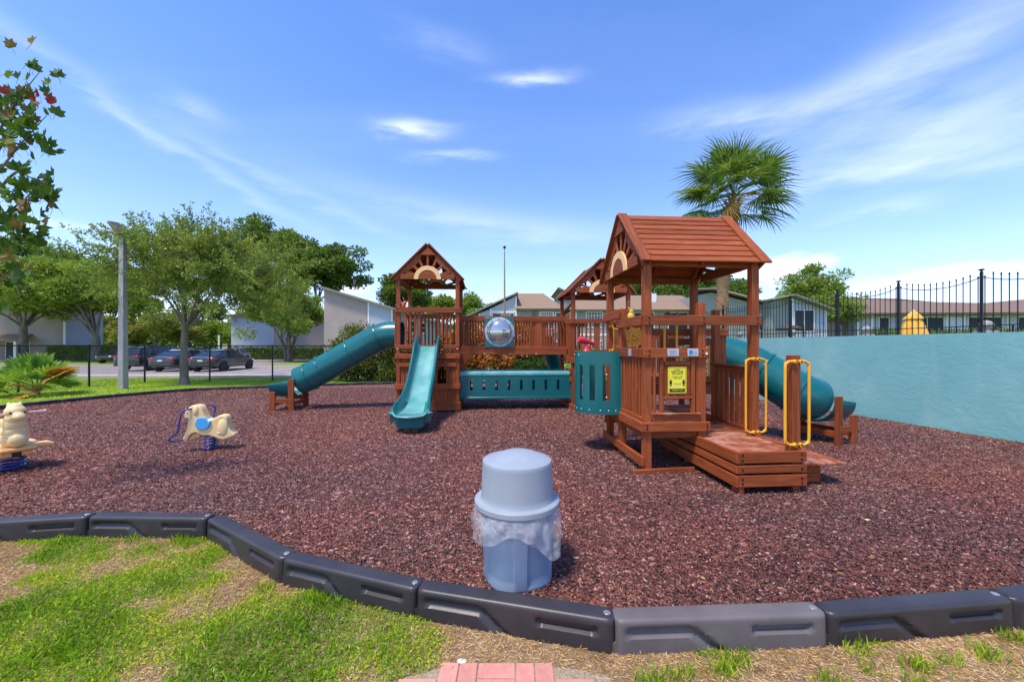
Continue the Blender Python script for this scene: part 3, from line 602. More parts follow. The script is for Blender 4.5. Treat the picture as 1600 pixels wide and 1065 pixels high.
# ================================================================ playset
YAW = R(4); OX, OY = 1.743, 4.98
PS = thing('playset', 'large reddish brown wooden playset with three roofed towers, a bridge and teal slides', 'playset', (OX, OY, 0), YAW)
def W2L(x, y, z=0):
    dx, dy = x-OX, y-OY; c, s = math.cos(YAW), math.sin(YAW); return Vector((dx*c+dy*s, -dx*s+dy*c, z))
def bd(name, p0, p1, w, t, up=(0, 0, 1), par=None, mt=None, label=None): return board(par or PS, name, p0, p1, w, t, up, mt, label)
PW = .095
mbx = MB(); mbx.lathe([(0, .006), (.009, .006), (.012, 0), (.012, -.004)], 8, m=Matrix.Rotation(R(90), 4, 'X')); BOLTM = mbx.mesh('bolt', BOLT, True)
mbx = MB(); mbx.lathe([(0, .008), (.011, .006), (.016, 0), (.016, -.004)], 8, m=Matrix.Rotation(R(90), 4, 'X')); CAPW = mbx.mesh('bolt_cap', WHITE, True)
def bolt(p, par=None, me=None): link('bolt', me or BOLTM, par or PS, Matrix.Translation(p))
def post(u, v, z0, z1, w=PW, name='post'): return bd(name, (u, v, z0), (u, v, z1), w, w, (0, 1, 0))
def slats(par, a, b, z0, z1, pitch=.105, w=.045, t=.03, off=0):
    a, b = Vector((a[0], a[1], 0)), Vector((b[0], b[1], 0)); d = b-a; n = max(1, int(round(d.length/pitch))-1); dn = d.normalized(); nrm = Vector((-dn.y, dn.x, 0))
    for i in range(n):
        p = a+d*(i+1)/(n+1)+nrm*off; board(par, 'slat', (p.x, p.y, z0), (p.x, p.y, z1), w, t, dn)
def railing(a, b, zt, zb, h=.125, pitch=.105, name='railing', toph=None, bot=.10, ext=.05, slat=True):
    a, b = Vector((a[0], a[1], 0)), Vector((b[0], b[1], 0)); d = (b-a).normalized()
    top = bd(name, (*(a-d*ext).xy, zt-h/2), (*(b+d*ext).xy, zt-h/2), h, .038)
    if abs(d.x) > .9:
        for e_ in (a, b):
            for zz in (-.03, .03): bolt((e_.x, e_.y-.0205, zt-h/2+zz), top)
    if zb is not None and bot: board(top, 'bottom_rail', (*a.xy, zb+bot/2), (*b.xy, zb+bot/2), bot, .036)
    if slat: slats(top, a, b, (zb or 0)+.02, zt-.03, pitch, off=.034)
    return top
def roof(cu, cv, zb, axis, hw=.854, ln=1.70, name='roof', label=None):
    """gabled roof; axis 'v': ridge runs in depth, 'u': ridge runs across. zb = underside of the gable beam"""
    rot = Matrix.Rotation(0 if axis == 'v' else R(-90), 4, 'Z'); base = Matrix.Translation((cu, cv, zb)) @ rot
    T = lambda p: base @ Vector(p); TD = lambda d: (rot @ Vector(d))
    hgt = .86; zE = -.005; sl = math.atan2(hgt-zE, hw); L_ = math.hypot(hw, hgt-zE)
    # ridge beam is the roof's own mesh, everything else its children
    rb = bd(name, T((0, -ln/2+.03, hgt-.10)), T((0, ln/2-.03, hgt-.10)), .10, .04, label=label)
    for s in (-1, 1):
        dn = Vector((s*math.cos(sl), 0, -math.sin(sl))); nrm = Vector((s*math.sin(sl), 0, math.cos(sl))); top = Vector((0, 0, hgt))
        n = 9; st = (L_-.01)/n
        for k in range(n):
            c = top+dn*(st*(k+.5))+nrm*(.012); w = st*1.12; tilt = dn*math.cos(.11)+nrm*math.sin(.11)
            if k == n-1: w = st*1.05
            bd('roof_board', T(c-Vector((0, ln/2-.04, 0))), T(c+Vector((0, ln/2-.04, 0))), w, .020, TD(tilt), par=rb)
        for e in (-1, 1):
            y = e*(ln/2-.055); p0 = top+dn*.0+nrm*.036; p1 = top+dn*(L_+.02)+nrm*.036
            bd('barge_board', T(p0+Vector((0, y, 0))), T(p1+Vector((0, y, 0))), .135, .030, TD((0, 1, 0)), par=rb)
        for y in (-ln/2+.14, 0, ln/2-.14):
            p0 = top-nrm*.035+dn*.05; p1 = top+dn*(L_-.04)-nrm*.035; bd('rafter', T(p0+Vector((0, y, 0))), T(p1+Vector((0, y, 0))), .07, .036, TD(nrm), par=rb)
        bd('eave_beam', T((s*(hw-.145), -ln/2+.10, .02)), T((s*(hw-.145), ln/2-.10, .02)), .10, .036, par=rb)
    for e in (-1, 1):
        y = e*(ln/2-.035)
        bd('gable_beam', T((-.66, y, .067)), T((.66, y, .067)), .134, .03, par=rb)
        mb = MB(); mb.prism([(-.20, .60), (.20, .60), (0, .80)], -.016, .016); mb.build('gable_peak', WOOD, rb, m=base @ Matrix.Translation((0, y, 0)))
        for s in (-1, 1):
            inner = []
            for q in range(13):
                f = q/12; x = .19+(.60)*f; z = .60-.62*f; th = .10+.055*math.sin(f*PI*2.0-.4)-.03*f
                inner.append((s*(x-th*.55), z-th*.35))
            outer = [(s*.845, -.01+.0), (s*.235, .60)] if True else []
            poly = [(s*.235, .61)]+[(s*.16, .61)]+inner[1:]+[(s*.70, -.075), (s*.845, .005)]
            mb = MB(); mb.prism(poly, -.012, .012); mb.build('gable_scroll', WOOD, rb, m=base @ Matrix.Translation((0, y-e*.022, 0)))
        for q, a in enumerate((18, 42, 66, 90, 114, 138, 162)):
            c, s_ = math.cos(R(a)), math.sin(R(a)); rr = .60 if 50 < a < 130 else (.56 if 30 < a < 150 else .58)
            bd('sun_ray', T((c*.24, y-e*.016, .02+s_*.24)), T((c*rr, y-e*.016, .02+s_*rr)), .062, .018, TD((-s_, 0, c)), par=rb)
        ring = [(.33*math.cos(PI*q/24), .33*math.sin(PI*q/24)) for q in range(25)]+[(.226*math.cos(PI*q/24), .226*math.sin(PI*q/24)) for q in range(24, -1, -1)]
        mb = MB(); mb.prism(ring, -.014, .014); mb.build('sun_arch', PEACH, rb, m=base @ Matrix.Translation((0, y+e*.024, .002)))
        mb = MB(); mb.prism([(.228*math.cos(PI*q/20), .228*math.sin(PI*q/20)) for q in range(21)], -.012, .012); mb.build('sun_disc', WOOD, rb, m=base @ Matrix.Translation((0, y+e*.020, .002)))
    return rb
def deck(u0, u1, v0, v1, z, n=9, mt=None):
    fr = bd('deck', (u0, v0, z-.13), (u1, v0, z-.13), .115, .04)
    for a, b in (((u0, v1), (u1, v1)), ((u0-.0, v0), (u0, v1)), ((u1, v0), (u1, v1))): board(fr, 'deck_beam', (*a, z-.132), (*b, z-.132), .11, .038)
    st = (v1-v0)/n
    for k in range(n): board(fr, 'deck_plank', (u0-.02, v0+st*(k+.5), z), (u1+.02, v0+st*(k+.5), z), st-.008, .03, (0, 1, 0), mt)
    return fr
G = 1.45
# ---------------------------------------------------------------- left tower
def tower_left():
    u, v = -4.227, 4.84; z = 1.50
    for du in (0, G):
        for dv in (0, G): post(u+du, v+dv, -.05, 3.40)
    deck(u, u+G, v, v+G, z); roof(u+G/2, v+G/2, 3.27, 'v', label='steep gabled roof of the left tower with a yellow arch')
    F = v-PW/2-.02
    r = railing((u, F), (u+G, F), 2.585, 1.56, h=.13, ext=.06, slat=False, bot=.10)
    for x in (.19, .30, .41): board(r, 'slat', (u+x, F+.03, 1.58), (u+x, F+.03, 2.5), .05, .03, (1, 0, 0))
    for x in (1.08, 1.18, 1.28): board(r, 'slat', (u+x, F+.03, 1.58), (u+x, F+.03, 2.5), .045, .03, (1, 0, 0))
    for x in (.50, .98): post(u+x, v, 1.40, 2.62, .07, 'stub_post')
    for x in (-.02, G-.02): 
        for zz in (1.36, 1.42): bolt((u+x+.02, F-.022, zz), me=BOLTM)
        bolt((u+x+.02, F-.024, 1.56), me=CAPW)
    bd('front_beam', (u-.06, F-.002, 1.38), (u+G+.06, F-.002, 1.38), .125, .04)
    railing((u+G+PW/2+.02, v-.05), (u+G+PW/2+.02, v+.42), 2.585, None, slat=False)
    railing((u, v+G+.06), (u+G, v+G+.06), 2.55, 1.56)
    railing((u-.065, v+1.15), (u-.065, v+G), 2.55, 1.56); railing((u-.065, v), (u-.065, v+.3), 2.55, 1.56)
    # enclosed play house under the deck: vertical siding with an arched window
    cab = bd('siding_rail', (u+.02, F+.01, 1.16), (u+G-.02, F+.01, 1.16), .09, .03)
    n = 14; st = (G-.1)/n
    for k in range(n):
        x = u+.05+st*(k+.5); wx = x-(u+1.075)
        if abs(wx) < .15:
            a = .40*(1-(abs(wx)/.30)**2); board(cab, 'siding_board', (x, F+.05, .1), (x, F+.05, .70), st-.005, .018, (1, 0, 0)); board(cab, 'siding_board', (x, F+.05, 1.11-(.07 if abs(wx) > .08 else 0)), (x, F+.05, 1.33), st-.005, .018, (1, 0, 0))
        else: board(cab, 'siding_board', (x, F+.05, .1), (x, F+.05, 1.33), st-.005, .018, (1, 0, 0))
    for x in (.94, 1.21): board(cab, 'window_jamb', (u+x-.01, F+.03, .70), (u+x-.01, F+.03, 1.12), .05, .022, (1, 0, 0))
    bd('siding_rail', (u-.05, F-.012, .63), (u+G+.07, F-.012, .63), .13, .035); bd('base_board', (u-.05, F-.014, .14), (u+G+.08, F-.014, .14), .21, .036)
    for side, uu in ((-1, u-.065), (1, u+G+.067)):
        fr = bd('siding_rail', (uu, v-.06, .63), (uu, v+G+.05, .63), .13, .035, (0, 0, 1)); board(fr, 'base_board', (uu, v-.06, .14), (uu, v+G+.05, .14), .21, .036); bd('front_beam', (uu, v-.04, 1.38), (uu, v+G+.04, 1.38), .125, .036)
        for k in range(13): y = v+.05+(G-.1)*(k+.5)/13; board(fr, 'siding_board', (uu-side*.03, y, .1), (uu-side*.03, y, 1.33), (G-.1)/13-.005, .018, (0, 1, 0))
    bk = bd('siding_rail', (u, v+G+.06, .63), (u+G, v+G+.06, .63), .13, .035)
    for k in range(13): x = u+.05+(G-.1)*(k+.5)/13; board(bk, 'siding_board', (x, v+G+.03, .1), (x, v+G+.03, 1.33), (G-.1)/13-.005, .018, (1, 0, 0))
    # wave slide
    cx = u+.735; P = [(-.10, 1.625), (.05, 1.62), (.22, 1.52), (.55, 1.22), (.95, .86), (1.35, .575), (1.65, .43), (1.95, .365), (2.25, .345), (2.50, .33)]
    pp = smoothpath([(0, a, b) for a, b in P], 5); n = len(pp); vs = []; K = 0
    for i, p in enumerate(pp):
        f = i/(n-1); hw = .235+.10*max(0, (f-.55)/.45)**1.5; d = p.y
        rh = .25-.06*f if f < .8 else .202*(1-((f-.8)/.2)**2*.80)
        if f < .1: rh = .20+.06*f/.1
        if .05 < f < .8: rh += .02*math.sin((f-.05)/.75*PI*3)
        tang = (pp[min(i+1, n-1)]-pp[max(i-1, 0)]).normalized(); nz = Vector((0, -tang.z, tang.y)); nz = nz if nz.z > 0 else -nz; nz = (nz+Vector((0, 0, .6))).normalized()
        sec = [(-hw-.055, -.10), (-hw-.060, rh-.02), (-hw-.045, rh), (-hw-.015, rh), (-hw, rh-.025), (-hw+.02, .06), (-hw+.07, .008), (-hw*.5, 0), (0, -.004), (hw*.5, 0), (hw-.07, .008), (hw-.02, .06), (hw, rh-.025), (hw+.015, rh), (hw+.045, rh), (hw+.060, rh-.02), (hw+.055, -.10)]
        K = len(sec)
        for (x, h) in sec:
            q = Vector((cx+x, v-.06-p.y, p.z))+Vector((0, -nz.y, nz.z))*max(h, -.02)
            if h < -.05: q = Vector((cx+x*.97, v-.06-p.y, p.z-.055 if f < .72 else p.z-.055-.08*(f-.72)/.28))
            if f > .72: e_ = ((f-.72)/.28)**1.3; q.y += e_*(.20*min(1.3, abs(x)/hw)**2-.03); q.z += e_*.0
            vs.append(q)
    def scaleend(vs): return vs
    mb = MB(); mb.add(vs, [(i*K+q, i*K+q+1, (i+1)*K+q+1, (i+1)*K+q) for i in range(n-1) for q in range(K-1)]+[((i)*K+K-1, i*K, (i+1)*K, (i+1)*K+K-1) for i in range(n-1)]+[tuple(range(K)), tuple((n-1)*K+q for q in range(K))[::-1]])
    o = mb.build('wave_slide', TEALW, PS, True, 60, label='open teal slide with a worn pale bed on the left tower')
    o.data.materials.append(TEAL)
    for pl_ in o.data.polygons:
        c = pl_.center
        if abs(c.x-cx) > .20: pl_.material_index = 1
    yb = v-.06-2.36
    for s in (-1, 1): bd('slide_foot', (cx+s*.07, yb+.14, -.04), (cx+s*.07, yb+.14, .27), .12, .04, (1, 0, 0))
    mb = MB(); prf = [(-.29, .02), (.29, .02), (.30, -.20), (.22, -.24), (-.22, -.24), (-.30, -.20)]
    mb.prism([(x*.9, z) for x, z in prf], 0, .44); mb.build('slide_end_housing', TEAL, PS, True, 40, m=Matrix.Translation((cx, yb+.06, .30)), bevel=.03)
    rim = [Vector(q) for q in vs[(n-1)*K+1:(n-1)*K+16]]; mb = MB(); mb.tube(smoothpath(rim, 2), .020, 10); mb.build('slide_rim', TEALW, o, True, 80)
tower_left()
def tube_slide(pts, r, fl, mouth, lip, side, label, feet):
    pp = smoothpath(pts, 8); mb = MB(); mb.tube(pp, r, 40, caps=False)
    o = mb.build('tube_slide', TEAL, PS, True, 80, label=label); sol = o.modifiers.new('wall', 'SOLIDIFY'); sol.thickness = .012; sol.offset = -1
    for q in fl:
        i = int(q*(len(pp)-2)); p = pp[i]; t = (pp[i+1]-pp[i]).normalized(); up = t.orthogonal(); m = Matrix.Translation(p) @ t.to_track_quat('Z', 'Y').to_matrix().to_4x4()
        mb = MB(); mb.lathe([(r-.002, -.020), (r+.020, -.018), (r+.024, -.003), (r+.016, 0), (r+.024, .003), (r+.020, .018), (r-.002, .020)], 48, m=m)
        f_ = mb.build('flange', TEAL, o, True, 40)
        for k in range(10):
            a = 2*PI*k/10; bmn = MB(); bmn.ell((0, 0, 0), (.008, .008, .008), n=6, k=4); link('flange_bolt', bmn.mesh('flange_bolt', TEAL, True), o, m @ Matrix.Translation((math.cos(a)*(r+.028), math.sin(a)*(r+.028), 0)))
    # open exit trough
    a, b = Vector(mouth), Vector(lip); d = (b-a).normalized(); sd_ = Vector((-d.y, d.x, 0)); n = 10; K = 25; vs = []
    for i in range(n+1):
        f = i/n; c = a+(b-a)*f
        for q in range(K):
            an = PI*q/(K-1)
            lift = 0 if f < .8 else -.0
            vs.append(c+sd_*math.cos(an)*(r-.005)*(1-.0*f)+Vector((0, 0, -math.sin(an)*(r-.02)+(.05 if q in (0, K-1) else 0)*(1-f))))
    mb = MB(); mb.add(vs, [(i*K+q, i*K+q+1, (i+1)*K+q+1, (i+1)*K+q) for i in range(n) for q in range(K-1)])
    o2 = mb.build('slide_exit', TEAL, PS, True, 80); s2 = o2.modifiers.new('wall', 'SOLIDIFY'); s2.thickness = .035; s2.offset = 1
    bv = o2.modifiers.new('bevel', 'BEVEL'); bv.width = .012; bv.segments = 2
    for s in (-1, 1):
        p = a+sd_*s*(r+.05)+d*.02; bd('slide_cradle_post', (p.x, p.y, -.04), (p.x, p.y, .80), .14, .05, d)
        q = b-d*.12+sd_*s*(r+.05); bd('slide_cradle_post', (q.x, q.y, -.04), (q.x, q.y, .48), .14, .05, d)
        c0 = a+sd_*s*(r+.06); c1 = b-d*.12+sd_*s*(r+.05); bd('cradle_rail', (c0.x, c0.y, .25), (c1.x, c1.y, .25), .11, .04)
    for c in (a+d*.02, b-d*.12):
        p, q = c-sd_*(r+.05), c+sd_*(r+.05); bd('cradle_rail', (p.x, p.y, .17), (q.x, q.y, .17), .10, .04)
ucL = [W2L(-2.93, 10.24, 1.93), W2L(-3.25, 10.22, 1.93), W2L(-3.58, 10.20, 1.83), W2L(-4.22, 10.15, 1.46), W2L(-4.90, 10.10, 1.06), W2L(-5.28, 10.07, .84), W2L(-5.56, 10.05, .72)]
tube_slide([tuple(p) for p in ucL], .355, (.32, .53, .72, .87), ucL[-1]+Vector((.0, 0, -.02)), W2L(-6.15, 10.0, .68), 1, 'closed teal tube slide sloping down to the left', None)
# ---------------------------------------------------------------- middle tower
def tower_mid():
    u, v = .181, 4.93; z = 1.38
    for du in (0, G):
        for dv in (0, G): post(u+du, v+dv, -.05, 3.12)
    deck(u, u+G, v, v+G, z); roof(u+G/2, v+G/2, 3.0, 'v', label='gabled roof of the middle tower, half hidden behind the right tower')
    F = v-PW/2-.02
    r = railing((u, F), (u+G, F), 2.33, 1.44, h=.12, ext=.06, pitch=.11)
    for x in (.62,): board(r, 'wide_slat', (u+x, F+.03, 1.45), (u+x, F+.03, 2.3), .14, .03, (1, 0, 0))
    ra = railing((u-.066, v), (u-.066, v+.32), 2.33, None, h=.13, slat=False); slats(ra, (u-.06, v), (u-.06, v+.34), 1.3, 2.28, .09, .075)
    railing((u-.066, v+1.05), (u-.066, v+G), 2.33, 1.44); railing((u+G+.066, v), (u+G+.066, v+G), 2.33, 1.44); railing((u, v+G+.066), (u+G*.45, v+G+.066), 2.33, 1.44)
    bd('front_beam', (u-.06, F-.002, 1.26), (u+G+.06, F-.002, 1.26), .125, .04)
    for zz in (1.26, .98, .78): bd('side_rung', (u-.066, v-.05, zz), (u-.066, v+.55, zz), .13, .036)
    bd('base_board', (u-.08, F-.012, .07), (u+G+.06, F-.012, .07), .15, .038); bd('base_board', (u-.068, v-.07, .07), (u-.068, v+G, .07), .15, .036)
    for x in (.25, .45): post(u+x-.3, v+.2+x, .1, .8, .06, 'stub_post')
    # a lower shelf with vertical boards seen through the pod's slots
    bk = bd('low_rail', (u, v+G+.06, .82), (u+G, v+G+.06, .82), .12, .036)
    for k in range(7): x = u+.1+k*.2; board(bk, 'slat', (x, v+G+.03, .05), (x, v+G+.03, .80), .06, .03, (1, 0, 0))
tower_mid()
# small tube coming down behind the middle tower
pp = [W2L(1.05, 11.75, 1.75), W2L(1.18, 11.9, 1.55), W2L(1.38, 12.05, 1.0), W2L(1.42, 12.1, .55), W2L(1.35, 12.1, .1)]
mb = MB(); mb.tube(smoothpath(pp, 5), .26, 28, caps=False); o = mb.build('rear_tube', TEAL, PS, True, 80, label='short teal tube just showing behind the middle tower'); s_ = o.modifiers.new('wall', 'SOLIDIFY'); s_.thickness = .012
# ---------------------------------------------------------------- bridge between the left and the middle tower
def bridge():
    u0, u1 = -2.777+.06, .181-.10; va, vb = 5.28, 6.05; zt, zb = 2.42, 1.45
    root = bd('bridge', (u0-.02, va, zb+.02), (u1+.04, va, zb+.02), .14, .04, label='level slatted bridge between the left and middle towers'); board(root, 'side_beam', (u0, vb, zb+.02), (u1, vb, zb+.02), .14, .04)
    n = 24
    for k in range(n): x = u0+(u1-u0)*(k+.5)/n; board(root, 'bridge_plank', (x, va+.02, zb+.08), (x, vb-.02, zb+.08), (u1-u0)/n-.01, .03, (1, 0, 0))
    for vv in (va, vb):
        board(root, 'top_rail', (u0-.02, vv, zt-.065), (u1+.04, vv, zt-.065), .13, .038); board(root, 'bottom_rail', (u0, vv-.005, zb+.125), (u1, vv-.005, zb+.125), .08, .036)
        n = int((u1-u0)/.0765)
        for k in range(n):
            x = u0+.03+(u1-u0-.06)*(k+.5)/n
            if vv == va and (.63 < x-u0 < 1.40 or 1.97 < x-u0 < 2.16): continue
            board(root, 'slat', (x, vv+.034, zb+.10), (x, vv+.034, zt-.02), .038, .028, (1, 0, 0))
        board(root, 'wide_slat', (u0+2.06, vv+.02, zb+.05), (u0+2.06, vv+.02, zt-.02), .17, .036, (1, 0, 0))
    for x in (.62, 1.30, 1.98): bolt((u0+x, va-.026, zb-.03), root, CAPW)
    post(u1+.03, va+.02, 1.2, 2.50, .08, 'stub_post')
    # teal panel with the clear bubble
    cx = u0+1.01; pn = MB(); pn.box(-.385, .385, -.012, .012, -.41, .38); p = pn.build('bubble_panel', TEAL, PS, m=Matrix.Translation((cx, va-.028, 2.0)), bevel=.01)
    RM = Matrix.Translation((cx, va-.045, 1.99)) @ Matrix.Rotation(R(90), 4, 'X')
    mb = MB(); mb.lathe([(.32, -.01), (.385, -.01), (.39, .012), (.38, .02), (.335, .02), (.32, .0)], 56, m=RM); mb.build('bubble_ring', plastic('pale_ring', (.30, .45, .55), rough=.4), p, True, 40)
    mb = MB(); mb.lathe([(.335*math.cos(a*PI/24), .20*math.sin(a*PI/24)) for a in range(13)], 56, m=RM); mb.build('bubble_window', DOME, p, True, 80)
    for k in range(12):
        a = 2*PI*k/12+.1; link('ring_bolt', BOLTM, p, Matrix.Translation((cx+.36*math.cos(a), va-.068, 1.99+.36*math.sin(a))))
    # corbel under the bridge at the left
    mb = MB(); mb.prism([(0, 0), (0, -.45), (.06, -.45), (.09, -.28), (.18, -.14), (.34, -.06), (.34, 0)], -.018, .018); mb.build('corbel', WOOD, PS, m=Matrix.Translation((u0-.01, va, zb-.05)))
    # lower teal clatter bridge with slots
    z0, z1 = .30, .95; va2, vb2 = 5.02, 5.85
    for q, vv in enumerate((va2, vb2)):
        m_ = MB(); xs = [u0-.02]; c = [(u0+.12+(u1-u0-.24)*(k+.5)/8) for k in range(8)]
        za, zb_ = .50, .76; hw = .036
        segs = [u0-.03]+[x+s*hw for x in c for s in (-1, 1)]+[u1+.06]
        for k in range(0, len(segs), 2): m_.box(segs[k], segs[k+1], -.02, .02, z0, z1)
        for x in c: m_.box(x-hw, x+hw, -.02, .02, z0, za); m_.box(x-hw, x+hw, -.02, .02, zb_, z1)
        P_ = m_.build('tunnel_side', TEAL, PS, m=Matrix.Translation((0, vv, 0)), label='teal slotted side panel of the low crawl bridge')
        mm = MB(); lipy = 1 if q == 0 else -1; mm.prism([(x, z) for x, z in ((-.03, 0), (-.03, .05), (-.02, .075), (0, .085), (.10, .10), (.12, .09), (.12, .07), (.0, .05), (-.005, 0))], u0-.03, u1+.06, m=Matrix(((0, 1, 0, 0), (lipy, 0, 0, 0), (0, 0, 1, 0), (0, 0, 0, 1)))); mm.build('tunnel_lip', TEALW, P_, True, 50, m=Matrix.Translation((0, vv, z1-.065)))
        mm = MB(); mm.box(u0-.03, u1+.06, -.035, .03, z0-.03, z0+.03); mm.build('tunnel_foot', TEAL, P_, bevel=.012, m=Matrix.Translation((0, vv, 0)))
    mm = MB(); mm.box(u0-.03, u1+.06, va2, vb2, z0-.0, z0+.025); mm.build('tunnel_floor', TEAL, PS, bevel=.004)
bridge()
# ---------------------------------------------------------------- right tower
def handle(p0, p1, out, r=.0135, mt=None, par=None):
    """bent grab bar between two eyelets; out = sideways direction"""
    p0, p1, out = Vector(p0), Vector(p1), Vector(out); up = (p1-p0).normalized(); mb = MB()
    pts = [p0+Vector((0, -.02, 0)), p0+out*.06, p0+out*.095+up*.03, p0+out*.105+up*.08, p1+out*.105-up*.08, p1+out*.095-up*.03, p1+out*.06, p1+Vector((0, -.02, 0))]
    mb.tube(smoothpath(pts, 4), r, 10)
    for p in (p0, p1):
        mb.lathe([(.024, -.012), (.024, .012), (.010, .014), (.009, -.012)], 16, m=Matrix.Translation(p+Vector((0, -.012, 0))) @ Matrix.Rotation(R(90), 4, 'X'))
    o = mb.build('grab_handle', mt or YEL, par or PS, True, 50)
    for p in (p0, p1): link('handle_bolt', BOLTM, o, Matrix.Translation(p+Vector((0, -.026, 0))))
    return o
def tower_right():
    z = .62
    for (a, b) in ((0, 0), (G, 0), (0, G), (G, G)): post(a, b, .44 if (a > 0 and b == 0) else -.05, 2.83, .10)
    M_ = .725; post(M_, 0, .38, 2.19, .10, 'stub_post'); post(0-.0, .87, -.05, 2.19, .10, 'stub_post'); post(G+.07, .95, .30, 2.19, .09, 'stub_post'); post(M_, .8, -.05, .5, .09, 'stub_post')
    roof(G/2, G/2, 2.69, 'u', label='large gabled roof of the right tower with broad stained boards')
    F = -.05-.02
    # upper rails
    top = bd('top_rail', (-.07, F, 1.955), (G+.06, F, 1.955), .128, .040)
    for x in (0.0, M_, G):
        for zz in (1.925, 1.985): bolt((x, F-.022, zz), top)
    bd('top_rail', (-.07, 0, 1.955), (-.07, .90, 1.955), .125, .038); bd('top_rail', (-.085, .80, 2.10), (-.085, 1.52, 2.09), .125, .038); bd('top_rail', (-.0, G+.07, 1.955), (.6, G+.07, 1.955), .125, .038)
    bd('top_rail', (G+.07, 0, 1.955), (G+.07, .9, 1.955), .0+.125, .038) if False else None
    mid = bd('middle_rail', (-.075, F-.002, 1.535), (M_+.06, F-.002, 1.535), .125, .04); bd('middle_rail', (-.072, -.04, 1.535), (-.072, .92, 1.535), .125, .038)
    for x in (0.0, M_-.02):
        for zz in (1.51, 1.565): bolt((x, F-.024, zz), mid)
    # data plates
    for (x0, x1, mt, lb) in ((.235, .385, SILVER, None), (.50, .645, SILVER, None)):
        mb = MB(); mb.box(x0, x1, -.004, .002, 1.495, 1.590); pl_ = mb.build('maker_plate', mt, PS, bevel=.004, m=Matrix.Translation((0, F-.026, 0)))
        mb = MB()
        if x0 < .3:
            for k in range(6): mb.box(x0+.02+.01*(k % 2), x1-.02-.012*(k % 3), -.001, .001, 1.515+k*.011, 1.519+k*.011)
            mb.build('plate_print', flat('pale_blue_print', (.28, .38, .55), .5), pl_, m=Matrix.Translation((0, F-.0315, 0)))
        else:
            mb.box(x0+.018, x0+.068, -.001, .001, 1.515, 1.572); mb.build('plate_print', BLUE, pl_, m=Matrix.Translation((0, F-.0315, 0)))
            mb = MB(); [mb.box(x0+.08, x1-.02, -.001, .001, 1.52+k*.012, 1.523+k*.012) for k in range(4)]; mb.build('plate_print', flat('grey_print', (.3, .32, .36), .5), pl_, m=Matrix.Translation((0, F-.0315, 0)))
    mb = MB(); mb.box(-.004, .002, .28, .38, 1.49, 1.59); mb.build('maker_plate', SILVER, PS, m=Matrix.Translation((-.094, 0, 0)))
    bolt((M_+.03, F-.03, 1.525), me=CAPW)
    # lower beams
    lb = bd('deck_edge_beam', (-.07, F-.004, .59), (M_+.085, F-.004, .59), .120, .042); bd('deck_edge_beam', (-.076, -.07, .585), (-.076, .93, .585), .120, .040); bd('toe_board', (.06, F+.02, .70), (M_-.05, F+.02, .70), .085, .03)
    bd('toe_ledge', (.05, F+.01, .755), (M_-.04, F+.01, .755), .06, .02, (0, 1, 0), mt=WORN)
    for x in (-.03, M_+.04):
        for zz in (.57, .61): bolt((x, F-.026, zz), lb)
    bd('skid_board', (-.07, -.07, .15), (-.085, 1.52, .15), .115, .036)
    bd('skid_board', (-.22, -.10, .03), (.62, -.04, .03), .055, .04)
    bd('back_beam', (-.07, G+.06, .40), (G, G+.06, .40), .12, .038)
    d1 = deck(0, M_, 0, .92, z, 7, WORN); deck(0, G, .95, G, z, 5, WORN)
    # left railing slats
    s1 = bd('slat_rail', (-.05, .02, .67), (-.05, .84, .67), .07, .03); slats(s1, (-.045, .0), (-.045, .87), .64, 1.55, .105, .05, .03)
    # gate panel with the notice
    g = bd('gate', (.215, F+.03, 1.405), (.565, F+.03, 1.405), .05, .05)
    for x in (.18, .60): board(g, 'gate_stile', (x, F+.03, .76), (x, F+.03, 1.47), .052, .04, (1, 0, 0))
    for k in range(4): x = .214+(.352)*(k+.5)/4; board(g, 'gate_board', (x, F+.035, .97), (x, F+.035, 1.40), .083, .02, (1, 0, 0))
    mb = MB(); mb.tube([(.20, F+.02, .955), (.58, F+.02, .955)], .016, 8); mb.build('gate_bar', WOOD, g, True)
    for x in (.09, .665): board(g, 'gate_stile', (x, F+.04, .76), (x, F+.04, 1.50), .035, .03, (1, 0, 0))
    # notice
    sx0, sx1, sz0, sz1 = .262, .508, 1.035-.02, 1.365-.01; yy = F+.018
    mb = MB(); r_ = .015; cs = []
    for (cx_, cz_, a0) in ((sx1-r_, sz1-r_, 0), (sx0+r_, sz1-r_, 90), (sx0+r_, sz0+r_, 180), (sx1-r_, sz0+r_, 270)):
        for k in range(5): a = R(a0+k*22.5); cs.append((cx_+r_*math.cos(a), cz_+r_*math.sin(a)))
    mb.prism(cs, -.002, .002); sg = mb.build('notice', SIGNY, g, m=Matrix.Translation((0, yy, 0)), label='yellow keep your distance notice on the gate')
    yy -= .0035; mb = MB(); e = .012; w_ = .003
    mb.box(sx0+e, sx1-e, -.0006, .0006, sz1-e-w_, sz1-e); mb.box(sx0+e, sx1-e, -.0006, .0006, sz0+e, sz0+e+w_); mb.box(sx0+e, sx0+e+w_, -.0006, .0006, sz0+e+w_, sz1-e-w_); mb.box(sx1-e-w_, sx1-e, -.0006, .0006, sz0+e+w_, sz1-e-w_)
    mb.box(sx0+.022, sx1-.022, -.0006, .0006, sz0+.020, sz0+.062); W_ = sx1-sx0; cm = (sx0+sx1)/2
    for s in (-1, 1):
        px = cm+s*.085; zz = sz0+.10; mb.prism([(px+.009*math.cos(a*PI/5), zz+.072+.009*math.sin(a*PI/5)) for a in range(10)], -.0006, .0006); mb.box(px-.017, px+.017, -.0006, .0006, zz+.028, zz+.060); mb.box(px-.011, px-.002, -.0006, .0006, zz-.006, zz+.027); mb.box(px+.002, px+.011, -.0006, .0006, zz-.006, zz+.027)
    mb.box(cm-.05, cm+.05, -.0006, .0006, sz0+.122, sz0+.126)
